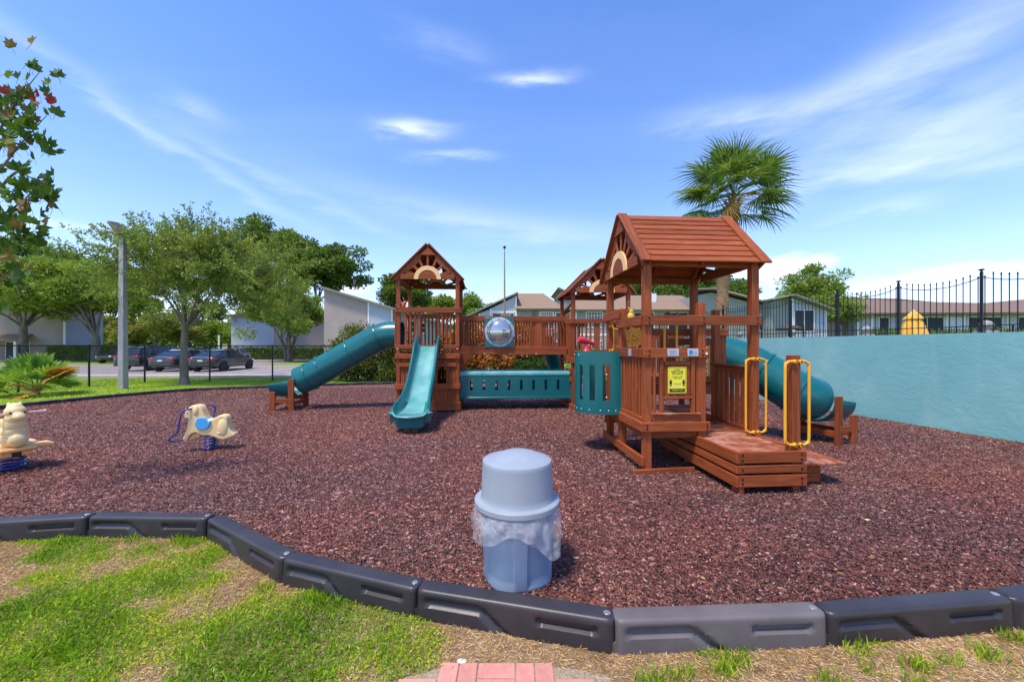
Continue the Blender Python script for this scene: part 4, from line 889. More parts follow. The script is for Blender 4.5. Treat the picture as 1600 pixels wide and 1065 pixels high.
    mb.build('notice_print', DARKP, sg, m=Matrix.Translation((0, yy, 0)))
    def text(body, x, zc, size, mt, par, nm='notice_text'):
        cu = bpy.data.curves.new(nm, 'FONT'); cu.body = body; cu.size = size; cu.align_x = 'CENTER'; cu.extrude = .0004; to = bpy.data.objects.new(nm, cu); COL.objects.link(to)
        dg = bpy.context.evaluated_depsgraph_get(); me = bpy.data.meshes.new_from_object(to.evaluated_get(dg)); bpy.data.objects.remove(to); me.materials.clear(); me.materials.append(mt)
        return link(nm, me, par, Matrix.Translation((x, yy-.0012, zc)) @ Matrix.Rotation(R(90), 4, 'X'))
    text('PLEASE', cm, sz1-.040, .018, DARKP, sg); text('KEEP YOUR', cm, sz1-.066, .032, DARKP, sg); text('DISTANCE', cm, sz1-.094, .032, DARKP, sg)
    text('AT LEAST 6 FEET', cm, sz1-.130, .021, DARKP, sg); text('FROM OTHERS', cm, sz1-.150, .016, DARKP, sg); text('6 FEET', cm, sz0+.094, .026, WHITE, sg); text('THANK YOU', cm, sz0+.034, .026, SIGNY, sg)
    # sun shaped steering wheel
    sc = W2L(1.98, 6.22, 1.765); mb = MB(); n = 48; poly = []
    for k in range(n): a = 2*PI*k/n; rr = .152+(.026 if k % 6 in (0, 1) else 0); poly.append((rr*math.cos(a+.2), rr*math.sin(a+.2)))
    mb.prism(poly, -.016, .016); w = mb.build('steering_wheel', ORG, PS, True, 40, bevel=.004, m=Matrix.Translation(sc), label='orange sun shaped steering wheel with a smiling face')
    for k in range(16):
        a = 2*PI*k/16+.1; mb = MB(); mb.tube([(.07*math.cos(a), -.018, .07*math.sin(a)), (.145*math.cos(a), -.018, .145*math.sin(a))], .004, 5); link('sun_line', mb.mesh('sun_line', flat('dark_orange', (.55, .18, .01), .5) if k == 0 else bpy.data.materials['dark_orange']), w, Matrix.Translation(sc))
    mb = MB(); mb.ell((-.028, -.02, .03), (.010, .006, .012), n=8, k=6); mb.ell((.030, -.02, .012), (.010, .006, .012), n=8, k=6); mb.tube([(-.062+.124*k/10, -.019, -.012-.035*math.sin(PI*k/10)) for k in range(11)], .005, 6); mb.ell((0, -.02, .01), (.006, .006, .008), n=8, k=6); mb.build('sun_face', DARKP, w, True, m=Matrix.Translation(sc))
    # handles on the posts
    for s in (-1, 1): handle((G+s*.032, -.054, .50), (G+s*.032, -.054, 1.455), (s, 0, 0))
    handle((0+.05, G-.06, 1.62), (.05, G-.06, 1.90), (1, 0, 0)); handle((-.02, G-.06, 1.55), (-.02, G-.06, 1.95), (.6, 0, 0)); handle((.12, .95, 1.70), (.12, .95, 1.98), (.4, 0, 0))
    # climbing bars behind the rail
    for (wx, y0) in ((2.285, 5.75), (2.47, 5.76)):
        p = W2L(wx, y0); mb = MB(); mb.tube([(p.x, p.y, 1.25), (p.x, p.y, 2.06)], .016, 10); mb.build('climbing_bar', YEL, PS, True)
    # platform (transfer deck) in front
    u0, u1, v0, v1 = .68, 1.43, -.80, .92; zt = .465
    pf_ = bd('platform', (u0-.03, v0-.024, zt-.0615), (u1+.03, v0-.024, zt-.0615), .123, .040, label='low platform of worn planks in front of the right tower')
    n = 17
    for k in range(n): y = v0+(v1-v0)*(k+.5)/n; board(pf_, 'platform_plank', (u0, y, zt-.03+random.uniform(-.002, .002)), (u1, y, zt-.03), (v1-v0)/n-.007, .028, (0, 1, 0), WORN)
    for (z_, h_) in ((.275, .085), (.155, .125)): board(pf_, 'skirt_board', (u0-.035, v0-.024, z_-(.0 if h_ < .1 else .01)), (u1+.035, v0-.024, z_-(.0 if h_ < .1 else .01)), h_, .040)
    for (z_, h_, e) in ((zt-.0615, .123, v1), (.275, .085, v1+.1), (.145, .125, v1+.1)): board(pf_, 'side_board', (u0-.022, v0-.05, z_), (u0-.022, e, z_), h_, .038); board(pf_, 'side_board', (u1+.022, v0, z_), (u1+.022, e, z_), h_, .038)
    for (a, b) in ((u0+.05, v0+.05), (u1-.05, v0+.05), (u0+.05, .3), (u1-.05, .3)): board(pf_, 'platform_leg', (a, b, -.06), (a, b, .40), .09, .09, (0, 1, 0))
    board(pf_, 'platform_leg', (u0+.03, v0-.02, -.03), (u0+.03, v0-.02, .09), .05, .03, (1, 0, 0))
    for x in (u0+.035, u1-.03):
        for zz in (.435, .375, .275, .17, .12): bolt((x, v0-.046, zz), pf_)
    hp = post(u1-.02, v0+.09, .42, 1.52, .10, 'handle_post')
    for s in (-1, 1): handle((u1-.02+s*.036, v0+.034, .52), (u1-.02+s*.036, v0+.034, 1.45), (s, 0, 0), .0155)
    # side step right of the platform
    st = bd('side_step', (u1+.05, v0+.34, .235), (u1+.05, v0+1.35, .235), .10, .03)
    for k in range(5): x = u1+.11+k*.125; board(st, 'step_plank', (x, v0+.12, .262), (x, v0+1.4, .262), .115, .028, (1, 0, 0), WORN)
    board(st, 'step_riser', (u1+.06, v0+.22, .13), (u1+.42, v0+.22, .13), .20, .035); board(st, 'step_riser', (u1+.42, v0+.24, .13), (u1+.42, v0+1.3, .13), .20, .035)
    # right side railing with solid slats
    sr = bd('side_railing', (G+.035, .06, 1.29), (G+.06, .98, 1.29), .07, .04); board(sr, 'cap_rail', (G+.035, .03, 1.345), (G+.06, 1.0, 1.345), .11, .028, (1, 0, 0)); board(sr, 'bottom_rail', (G+.03, .06, .50), (G+.06, .98, .50), .05, .03)
    for k in range(7): y = .10+.82*(k+.5)/7; board(sr, 'slat', (G+.05, y, .50), (G+.05, y, 1.27), .085, .022, (0, 1, 0))
tower_right()
# ---------------------------------------------------------------- low rear deck with the noughts and crosses panel
def tower_rear():
    u0, u1, v0, v1 = .72, 2.08, 1.62, 3.05; z = 1.05
    for (a, b) in ((u0, v0+.02), (u1, v0+.02), (u0, v1), (u1, v1)): post(a, b, -.05, 1.93, .09)
    deck(u0, u1, v0, v1, z); F = v0-.045
    bd('top_rail', (u0-.05, F, 1.865), (u1+.06, F, 1.865), .125, .038); bd('low_rail', (u0-.05, F+.0, .87), (u1+.03, F, .87), .155, .038); bd('low_rail', (u0, F+.01, 1.045), (u1-.12, F+.01, 1.045), .10, .03)
    cx = 1.50; ti = bd('game_frame', (cx-.42, F+.02, 1.70), (cx+.42, F+.02, 1.70), .12, .03, label='noughts and crosses panel with peach tiles')
    for s in (-1, 1): board(ti, 'frame_stile', (cx+s*.37, F+.02, 1.10), (cx+s*.37, F+.02, 1.64), .15, .03, (1, 0, 0)); bd('frame_stile', (cx+s*.50, F+.02, .8), (cx+s*.50, F+.02, 1.8), .12, .04, (1, 0, 0))
    marks = {(2, 2): 'O', (2, 1): 'X', (2, 0): 'X', (0, 1): 'O', (0, 2): 'X', (1, 0): 'O'}
    TX = lambda i: cx+.0+(i-1)*.172
    for i in range(3):
        for j in range(3):
            x, zc = TX(i)+.02, 1.19+j*.178; me = cbox_mesh(.158, .168, .05, PEACH, .012); t = link('game_tile', me, PS, Matrix.Translation((x, F-.01, zc)))
            mk = marks.get((i, j)); mb = MB()
            if mk == 'O': mb.tube([(.042*math.cos(a*PI/8), 0, .05*math.sin(a*PI/8)) for a in range(16)], .006, 6, close=True); mb.tube([(.01, 0, .02), (.03, 0, -.005), (.045, 0, -.05)], .006, 6)
            if mk == 'X': mb.tube([(-.05, 0, -.055), (.05, 0, .055)], .006, 6); mb.tube([(-.045, 0, .055), (.05, 0, -.055)], .006, 6)
            if mk: link('tile_mark', mb.mesh('tile_mark', DARKP, True), t, Matrix.Translation((x, F-.038, zc)))
    mb = MB(); mb.tube([(cx-.26, F-.0, 1.10), (cx-.26, F, 1.64)], .012, 8); mb.tube([(cx+.30, F, 1.10), (cx+.30, F, 1.64)], .012, 8); mb.build('tile_rod', YEL, PS, True)
    bk = bd('back_wall_rail', (u0, v1, 1.85), (u1, v1, 1.85), .12, .036)
    for k in range(12): x = u0+.06+(u1-u0-.12)*k/11; board(bk, 'back_board', (x, v1-.03, .9), (x, v1-.03, 1.85), .10, .02, (1, 0, 0))
    railing((u0, v0), (u0, v1), 1.92, 1.1)
    # link deck with slatted sides up to the middle tower
    a, b = Vector((.95, v1, 1.05)), Vector((.95, 4.92, 1.36))
    for s in (-.42, .42): bd('link_beam', (a.x+s, a.y, a.z-.05), (b.x+s, b.y, b.z-.05), .13, .036)
    for k in range(15): p = a+(b-a)*(k+.5)/15; bd('link_plank', (p.x-.42, p.y, p.z), (p.x+.42, p.y, p.z), .11, .028, (0, 1, 0))
tower_rear()
ucR = [W2L(3.75, 7.36, 1.43), W2L(4.10, 7.26, 1.42), W2L(4.40, 7.08, 1.28), W2L(4.64, 6.90, 1.08), W2L(4.84, 6.73, .90), W2L(5.02, 6.65, .78), W2L(5.22, 6.68, .71)]
tube_slide([tuple(p) for p in ucR], .365, (.44, .76), ucR[-1]+Vector((-.02, 0, -.01)), W2L(5.68, 6.84, .68), 1, 'closed teal tube slide curving down to the right', None)
# ---------------------------------------------------------------- teal pod on the left side of the right tower
def pod():
    cv, ru, rv = 1.17, .585, .40; z0, z1 = .60, 1.545; n = 64; A0, A1 = R(90), R(270); slots = [(R(200), R(208)), (R(222), R(231)), (R(243), R(254))]; slots += [(R(150), R(158)), (R(130), R(138))]
    def P(a, dr=0): return Vector((-.06+(ru+dr)*math.cos(a), cv+(rv+dr)*math.sin(a), 0))
    ang = sorted(set([A0+(A1-A0)*k/n for k in range(n+1)]+[x for s in slots for x in s])); zs = [z0, .80, 1.34, z1]; mb = MB()
    for i in range(len(ang)-1):
        a, b = ang[i], ang[i+1]; mid = (a+b)/2; hole = any(s0 <= mid <= s1 for s0, s1 in slots)
        for j in range(3):
            if hole and j == 1: continue
            p, q = P(a), P(b); mb.add([(p.x, p.y, zs[j]), (q.x, q.y, zs[j]), (q.x, q.y, zs[j+1]), (p.x, p.y, zs[j+1])], [(0, 1, 2, 3)])
    o = mb.build('lookout_pod', TEAL, PS, False, 60, label='curved teal lookout panel with long slots'); s = o.modifiers.new('wall', 'SOLIDIFY'); s.thickness = .03; s.offset = 0; bv = o.modifiers.new('bevel', 'BEVEL'); bv.width = .006
    mb = MB(); mb.prism([(P(A0+(A1-A0)*k/24).x, P(A0+(A1-A0)*k/24).y) for k in range(25)], 0, .04, m=Matrix(((1, 0, 0, 0), (0, 0, 1, 0), (0, 1, 0, .66), (0, 0, 0, 1)))); mb.build('pod_floor', TEAL, o)
    for a in (150, 170, 190, 205, 222, 240, 252, 262):
        p = P(R(a), .018); link('pod_bolt', CAPW, o, Matrix.Translation((p.x, p.y, .66)) @ Matrix.Rotation(R(a-270), 4, 'Z') @ Matrix.Scale(.55, 4))
    for a in (226.5, 226.5): pass
    for (a, z_) in ((249, 1.20), (249, .86), (198, 1.49), (170, 1.49)): p = P(R(a), .02); link('pod_bolt', CAPW, o, Matrix.Translation((p.x, p.y, z_)) @ Matrix.Rotation(R(a-270), 4, 'Z') @ Matrix.Scale(.7, 4))
    # telescope
    c = W2L(1.20, 6.20, 1.70); rot = Matrix.Rotation(R(14), 4, 'Y') @ Matrix.Rotation(R(10), 4, 'Z'); mb = MB(); mb.lathe([(0, -.14), (.05, -.14), (.058, -.10), (.052, -.08), (.045, .03), (.034, .05), (.034, .13), (.0, .13)], 20, m=Matrix.Translation(c) @ rot @ Matrix.Rotation(R(90), 4, 'Y'))
    mb.lathe([(.07, -.15), (.045, -.11), (.03, -.03), (.03, 0)], 16, m=Matrix.Translation(c)); mb.build('telescope', RED, PS, True, 40, label='red toy telescope on the lookout pod')
pod()
# ---------------------------------------------------------------- toys lying on the rails
def toy(name, label, cat, loc, parts, rz=0):
    t = thing(name, label, cat, loc, rz)
    for nm, mt, ells in parts:
        mb = MB(); [mb.ell(c, r, n=12, k=8) for c, r in ells]; mb.build(nm, mt, t, True, 180)
toy('toy_bird', 'small red and white toy bird perched on the rail of the left tower', 'toy', (-2.72, 9.55, 2.56), [('body', flat('toy_orange_red', (.62, .10, .03), .5), [((0, 0, .08), (.07, .05, .09)), ((.05, 0, .14), (.05, .04, .05))]), ('head', flat('toy_white', (.8, .78, .72), .5), [((-.06, 0, .13), (.04, .04, .045))]), ('tail', flat('toy_yellow', (.8, .5, .06), .5), [((.02, 0, -.05), (.02, .02, .09)), ((.07, 0, -.06), (.018, .02, .07))])])
toy('toy_giraffe', 'small yellow toy animal head on the rail of the right tower', 'toy', (1.745, 5.62, 2.0), [('body', flat('toy_gold', (.82, .50, .08), .5), [((0, 0, .06), (.055, .04, .06)), ((.005, 0, .13), (.035, .03, .035))]), ('ear', flat('toy_gold2', (.82, .50, .08), .5), [((-.03, 0, .17), (.01, .01, .025)), ((.03, 0, .165), (.01, .01, .025))])])
toy('toy_dolphin', 'grey blue toy dolphin figure behind the rail of the right tower', 'toy', W2L(0, 0)*0+Vector((2.27, 6.5, 2.02)), [('body', flat('toy_grey', (.14, .18, .24), .5), [((0, 0, .10), (.05, .05, .12)), ((.015, 0, .24), (.03, .03, .09)), ((-.16, 0, .04), (.09, .04, .03))]), ('base', flat('toy_pale', (.7, .7, .7), .5), [((.0, 0, .0), (.13, .06, .04))])])
toy('toy_monkey', 'small brown toy animal with yellow eyes above the right tower rail', 'toy', (2.64, 6.5, 2.02), [('body', flat('toy_brown', (.16, .05, .025), .6), [((0, 0, .06), (.08, .05, .08)), ((0, 0, .13), (.07, .05, .05))]), ('eye', flat('toy_eye', (.75, .5, .15), .5), [((.03, -.05, .06), (.025, .012, .03)), ((-.05, -.05, .05), (.02, .012, .025))])])
for n_ in ('toy_bird', 'toy_giraffe', 'toy_dolphin', 'toy_monkey'):
    pass
# ================================================================ spring riders
def spring(t, c, r, z0, z1, turns=4.5):
    mb = MB(); n = int(turns*18); mb.tube([(c[0]+r*math.cos(2*PI*k/18), c[1]+r*math.sin(2*PI*k/18), z0+(z1-z0)*k/n) for k in range(n+1)], .013, 8); mb.tube([(c[0]+.7*r*math.cos(2*PI*k/18+1), c[1]+.7*r*math.sin(2*PI*k/18+1), z0+(z1-z0)*k/n) for k in range(n+1)], .009, 6); mb.build('spring', SPRING, t, True, 80)
def rider_side():
    k = .001026*1.0; t = thing('spring_rider', 'cream pony spring rider with a blue saddle in the middle of the mulch', 'spring rider', (-4.745, 6.02, 0), R(14))
    C = lambda x, z: ((x-620)*k, (905-z)*k)
    pts = [(470, 205), (520, 212), (548, 240), (570, 290), (590, 360), (615, 415), (660, 440), (710, 418), (760, 388), (795, 370), (845, 372), (878, 395), (890, 440), (896, 510), (920, 590), (955, 640), (995, 672), (985, 695), (900, 728), (835, 752), (770, 728), (700, 695), (640, 672), (560, 672), (520, 640), (470, 620), (420, 640), (390, 680), (365, 740), (345, 757), (300, 738), (318, 680), (348, 610), (370, 530), (383, 460), (385, 415), (362, 400), (338, 402), (330, 370), (340, 320), (362, 275), (400, 228), (435, 210)]
    poly = [C(*p) for p in pts]; mb = MB(); mb.prism(poly, -.085, .085); o = mb.build('pony_body', CREAM, t, True, 60); o.modifiers.new('bevel', 'BEVEL'); b = o.modifiers['bevel']; b.width = .028; b.segments = 4; b.limit_method = 'ANGLE'; b.angle_limit = R(60)
    mb = MB(); mb.ell((*C(830, 560)[:1], -.075, C(830, 560)[1]), (.075, .030, .14), n=20, k=12); mb.ell((C(800, 640)[0], 0, C(800, 640)[1]), (.10, .10, .05), n=20, k=12); mb.build('haunch', CREAM, t, True, 180)
    mb = MB(); mb.ell((C(480, 290)[0], -.07, C(480, 290)[1]), (.045, .035, .085), n=16, k=10); mb.build('mane', CREAM, t, True, 180)
    half = [C(575+100*math.cos(a), 480-100*math.sin(a)) for a in [R(180+180*q/20) for q in range(21)]]+[C(680, 440), C(650, 462), C(615, 405), C(560, 388), C(500, 405)]
    mb = MB(); mb.prism(half, -.106, .106); o = mb.build('saddle', SADDLE, t, True, 60); b = o.modifiers.new('bevel', 'BEVEL'); b.width = .02; b.segments = 3; b.limit_method = 'ANGLE'; b.angle_limit = R(60)
    mb = MB(); mb.prism([C(370, 745), C(385, 700), C(430, 645), C(480, 628), C(530, 645), C(530, 690), C(480, 705), C(420, 720)], -.06, .06); mb.build('belly_recess', CREAMO, t, True, 50, bevel=.01)
    mb = MB(); mb.ell((C(370, 320)[0], -.086, C(370, 320)[1]), (.009, .006, .011), n=8, k=6); mb.ell((C(465, 690)[0], -.062, C(465, 690)[1]), (.008, .005, .008), n=8, k=6); mb.build('eye', DARKP, t, True, 180)
    mb = MB(); mb.tube(smoothpath([(*C(430, 262)[:1], -.08, C(430, 262)[1]), (C(370, 268)[0], -.12, C(370, 268)[1]), (C(322, 325)[0], -.13, C(322, 325)[1]), (C(290, 480)[0], -.13, C(290, 480)[1]), (C(275, 580)[0], -.13, C(275, 580)[1]), (C(200, 650)[0], -.12, C(200, 650)[1]), (C(160, 695)[0], -.11, C(160, 695)[1]), (C(190, 730)[0], -.10, C(190, 730)[1]), (C(330, 718)[0], -.08, C(330, 718)[1])], 4), .0125, 8)
    mb.tube(smoothpath([(C(545, 245)[0], .07, C(545, 245)[1]), (C(600, 240)[0], .12, C(600, 240)[1]), (C(638, 270)[0], .13, C(638, 270)[1]), (C(635, 350)[0], .13, C(635, 350)[1]), (C(615, 420)[0], .12, C(615, 420)[1]), (C(560, 560)[0], .10, C(560, 560)[1])], 4), .0125, 8); mb.build('handlebar', SPRING, t, True, 80)
    spring(t, (C(630, 0)[0], 0), .078, .005, .225)
    mb = MB(); mb.box(-.11, .11, -.05, .05, .222, .242); mb.build('mounting_plate', SPRING, t)
rider_side()
def rider_front():
    t = thing('spring_rider', 'cream horse spring rider cut off by the left edge of the photo', 'spring rider', (-6.50, 5.02, 0), R(66), None)
    mb = MB(); k = .001095
    mb.ell((.0, -.10, .40), (.085, .07, .085), n=24, k=16)
    for c_, r_ in (((0, .02, .42), (.13, .12, .12)), ((0, .0, .50), (.118, .108, .12)), ((0, -.01, .60), (.104, .098, .11)), ((0, -.02, .68), (.096, .095, .09)), ((0, -.02, .77), (.098, .10, .085)), ((0, .0, .83), (.07, .08, .055))): mb.ell(c_, r_, n=24, k=16)
    mb.ell((.0, -.11, .715), (.062, .085, .052), n=20, k=12); mb.ell((0, -.155, .705), (.058, .05, .042), n=20, k=12)
    for s_ in (-1, 1): mb.ell((s_*.05, .01, .865), (.018, .014, .035), n=10, k=8)
    for c_, r_ in (((0, .25, .44), (.12, .22, .09)), ((0, .46, .50), (.10, .08, .14)), ((0, .55, .46), (.05, .09, .07))): mb.ell(c_, r_, n=24, k=14)
    for q in range(7): zz = .46+.036*q; mb.ell((0, -.004, zz), (.122-.0035*q, .112-.003*q, .012), n=32, k=6)
    for q, zz in enumerate((.80, .83, .86)): mb.ell((0, .0, zz), (.090-.018*q, .092-.018*q, .012), n=28, k=6)
    o = mb.build('horse_body', CREAM, t, True, 180); r_ = o.modifiers.new('remesh', 'REMESH'); r_.mode = 'VOXEL'; r_.voxel_size = .010; r_.use_smooth_shade = True; s_ = o.modifiers.new('smooth', 'SMOOTH'); s_.iterations = 3; s_.factor = .5
    mb = MB(); mb.box(-.33, .33, -.10, .16, .265, .315); mb.box(-.16, .16, -.16, .52, .262, .312); mb.build('foot_board', CREAMO, t, bevel=.02); mb = MB(); mb.box(-.14, .13, -.10, .30, .195, .26); mb.build('mount_block', CREAMO, t, bevel=.012)
    mb = MB(); mb.ell((.0, .20, .325), (.24, .22, .05), n=24, k=10); mb.build('board_crown', CREAM, t, True, 180)
    mb = MB(); mb.tube([(-.26, -.01, .745), (.26, -.01, .745)], .011, 8); mb.ell((.26, -.01, .745), (.018, .018, .018), n=10, k=6); mb.ell((-.26, -.01, .745), (.018, .018, .018), n=10, k=6); mb.build('handlebar', flat('pale_pink', (.80, .58, .55), .5), t, True)
    mb = MB(); mb.ell((-.062, -.105, .765), (.012, .012, .015), n=10, k=6); mb.ell((.062, -.105, .765), (.012, .012, .015), n=10, k=6); mb.build('eye', DARKP, t, True, 180)
    mb = MB(); mb.box(-.05, .03, -.105, -.095, .20, .25); mb.build('recess', DARKP, t)
    spring(t, (0, 0.08), .11, .005, .20, 4)
rider_front()
# ================================================================ teal wall and iron fence
WX = lambda y: 10.02-.203*y
WD = Vector((-.203, 1, 0)).normalized(); WN = Vector((WD.y, -WD.x, 0))      # WN points to the pool side
def wpt(y, off=0, z=0): p = Vector((WX(y), y, z)); return p+WN*off
def fence_right():
    t = thing('garden_wall', 'long teal stucco wall along the right side of the playground', 'wall', (WX(8), 8, 0)); inv = Matrix.Translation((-WX(8), -8, 0))
    mb = MB(); a, b = wpt(1.0), wpt(18.0); c, d = wpt(18.0, .2), wpt(1.0, .2); lo, hi = -.2, 1.87
    mb.add([inv @ Vector((p.x, p.y, z)) for z in (lo, hi) for p in (a, b, c, d)], [(0, 1, 5, 4), (1, 2, 6, 5), (2, 3, 7, 6), (3, 0, 4, 7), (4, 5, 6, 7)]); mb.build('wall', STUCCO, t)
    lb = ['nearest', 'second', 'third', 'fourth', 'fifth']
    for k, y in enumerate((7.12, 9.10, 11.0, 12.9)):
        p = wpt(y, .30, 1.86); f = thing('ball_finial', ['stone ball finial on the teal wall nearest to the right edge of the photo', 'stone ball finial on the wall left of the closed yellow umbrella', 'stone ball finial on the wall in front of the white gabled house', 'small stone ball finial above the end of the right tube slide'][k], 'finial', p, 0, 'ball finials on the teal wall')
        mb = MB(); mb.box(-.11, .11, -.11, .11, -.3, .05); mb.build('plinth', CONC, f, bevel=.006); mb = MB(); mb.lathe([(.07, .05), (.055, .07), (.055, .085), (.09, .11), (.105, .15), (.09, .20), (.05, .235), (0, .25)], 24); mb.build('ball', CONC, f, True, 60)
    # iron fence: posts 1.27 m apart, sagging top rail between them
    pk = MB(); pk.tube([(0, 0, 0), (0, 0, 1.0)], .0085, 6); pk.lathe([(.0085, .985), (.014, 1.0), (.0, 1.035)], 6); PK = pk.mesh('picket', DARKM)
    pp = MB(); pp.box(-.018, .018, -.018, .018, 0, 1.20); pp.lathe([(.012, 1.20), (.014, 1.215), (.038, 1.225), (.044, 1.238), (.03, 1.25), (0, 1.255)], 12); PP = pp.mesh('fence_post', DARKM)
    F = thing('iron_fence', 'tall black iron picket fence with a sagging top rail on the teal wall', 'fence', wpt(8, .10, 1.80)); org = wpt(8, .10, 1.80); step = 1.27; ys = [7.08+step*k*WD.y*1.02 for k in range(-3, 9)]; yaw = math.atan2(WD.y, WD.x)
    for i, y in enumerate(ys):
        p = wpt(y, .10, 1.80)-org; link('fence_post', PP, F, Matrix.Translation(p) @ Matrix.Rotation(yaw, 4, 'Z'))
        if i == len(ys)-1: break
        q = wpt(ys[i+1], .10, 1.80)-org; n = 11; sag = lambda f: 1.10-.125*(1-abs(2*f-1)**2.2)
        mb = MB(); mb.tube([p.lerp(q, f/16)+Vector((0, 0, sag(f/16))) for f in range(17)], .0075, 6); mb.build('top_rail', DARKM, F, True)
        mb = MB(); mb.tube([p+Vector((0, 0, .20)), q+Vector((0, 0, .20))], .009, 6); mb.build('bottom_rail', DARKM, F, True)
        for k in range(n+2):
            f = (k+.55)/(n+2.1) if 0 < k < n+1 else (.035 if k == 0 else .965)
            m = Matrix.Translation(p.lerp(q, f)) @ Matrix.Diagonal((1, 1, (sag(f)+.10) if 0 < k < n+1 else 1.10, 1)); link('picket', PK, F, m)
    # farther low pool fence
    F2 = thing('pool_fence', 'low dark pool fence behind the iron fence in front of the houses', 'fence', (14, 22, 0)); xs = np.arange(9.5, 42, .16)
    mb = MB()
    for z in (1.85, 2.55): mb.box(xs[0]-14, xs[-1]-14, -.012, .012, z-.015, z+.015)
    mb.build('rails', DARKM, F2); mb = MB(); [mb.box(x-14-.008, x-14+.008, -.008, .008, .4, 2.72) for x in xs]; each(mb, 'picket', DARKM, F2)
    mb = MB(); [mb.box(x-14-.03, x-14+.03, -.03, .03, .0, 2.85) for x in xs[::15]]; each(mb, 'fence_post', DARKM, F2)
fence_right()
# ---------------------------------------------------------------- chain link fence
def chain():
    A, B, C = Vector((-19.4, 10.4, -.08)), Vector((-17.5, 18.3, -.08)), Vector((2.5, 20.4, -.08)); H = 1.73
    t = thing('chain_link_fence', 'black chain link fence between the playground verge and the car park', 'fence', tuple(B)); O = B
    for (p, q, n) in ((A, B, 4), (B, C, 7)):
        for k in range(n+1 if p is A else n+1):
            if p is B and k == 0: continue
            c = p.lerp(q, k/n)-O; ln = random.uniform(-.02, .03); mb = MB(); mb.tube([c, c+Vector((ln, 0, H+.04))], .035, 8); mb.build('fence_post', FENCEM, t, True)
        mb = MB(); mb.tube([p-O+Vector((0, 0, H)), q-O+Vector((0, 0, H))], .026, 8); mb.build('top_rail', FENCEM, t, True)
        d = (q-p); L_ = d.length; dn = d.normalized(); nn = Vector((-dn.y, dn.x, 0)); h = H-.05; vs = []; fs = []; r = .0042 if p is A else .0026
        cell = .075; k = -h
        while k < L_:
            for s in (1, -1):
                a0 = k if s == 1 else k+h; a, b = (a0, 0.03), (a0+s*h, h)
                # clip to the span
                def cl(u): return min(max(u, 0), L_)
                if s == 1: u0, u1 = max(a[0], 0), min(b[0], L_)
                else: u0, u1 = min(a[0], L_), max(b[0], 0)
                if (s == 1 and u0 >= u1) or (s == -1 and u0 <= u1): continue
                z0 = .03+abs(u0-a[0])/h*(h-.03); z1 = .03+abs(u1-a[0])/h*(h-.03)
                P0 = p-O+dn*u0+Vector((0, 0, z0)); P1 = p-O+dn*u1+Vector((0, 0, z1)); w = Vector((0, 0, 1)).cross(dn)*0; sdv = (P1-P0).normalized().cross(nn)*r
                i0 = len(vs); vs += [P0+sdv, P0-sdv*.5+nn*r, P0-sdv*.5-nn*r, P1+sdv, P1-sdv*.5+nn*r, P1-sdv*.5-nn*r]; fs += [(i0, i0+1, i0+4, i0+3), (i0+1, i0+2, i0+5, i0+4), (i0+2, i0, i0+3, i0+5)]
            k += cell
        me = bpy.data.meshes.new('wire_mesh'); me.from_pydata([tuple(v) for v in vs], [], fs); me.materials.append(FENCEM); o = link('wire_mesh', me, t); o['kind'] = 'stuff'
chain()
# ---------------------------------------------------------------- lamp post, poles
t = thing('lamp_post', 'square grey concrete lamp post with a dark flat lamp head behind the elm branches', 'street lamp', (-15.65, 15.45, -.08))
mb = MB(); mb.add([(sx*w, sy*w, z) for z, w in ((0, .115), (6.1, .085)) for sx, sy in ((-1, -1), (1, -1), (1, 1), (-1, 1))], [(0, 1, 5, 4), (1, 2, 6, 5), (2, 3, 7, 6), (3, 0, 4, 7), (4, 5, 6, 7)]); mb.build('pole', CONC, t, bevel=.012)
mb = MB(); mb.box(-.30, .30, -.20, .20, -.05, .05); mb.build('lamp_head', flat('bronze_lamp', (.12, .10, .08), .5), t, bevel=.02, m=Matrix.Translation((-.12, -.1, 6.42)) @ Matrix.Rotation(R(52), 4, 'Y') @ Matrix.Rotation(R(10), 4, 'X'))
mb = MB(); mb.tube([(-.02, 0, 5.95), (-.06, 0, 6.3)], .05, 8); mb.build('bracket', FASC, t)
for (x, y, h, r, lb) in ((-.62, 32, 9.6, .115, 'tall thin brown light pole rising above the bridge with a ball on top'),):
    t = thing('light_pole', lb, 'pole', (x, y, -.08)); mb = MB(); mb.tube([(0, 0, 0), (0, 0, h*.55), (0, 0, h)], [r, r*.7, r*.35], 12); mb.build('pole', flat('brown_pole', (.25, .19, .14), .6), t, True); mb = MB(); mb.ell((0, 0, h+.35), (.13, .13, .12)); mb.tube([(0, 0, h), (0, 0, h+.3)], .025, 6); mb.build('pole_top', DARKM, t, True)
for k, (x, y) in enumerate(((-47.0, 70), (-45.3, 70), (-59.5, 78), (-56.8, 78))):
    t = thing('far_pole', ['slim white pole left of the pair seen under the elm crown', 'slim white pole right of the pair seen under the elm crown', 'distant white pole left of the elm trunk', 'distant short white pole beside the elm trunk'][k], 'pole', (x, y, -.08), 0, 'white poles beyond the car park')
    mb = MB(); mb.tube([(0, 0, 0), (0, 0, 7.0 if k < 2 else 4)], .16, 8); mb.build('pole', TRIM, t, True)
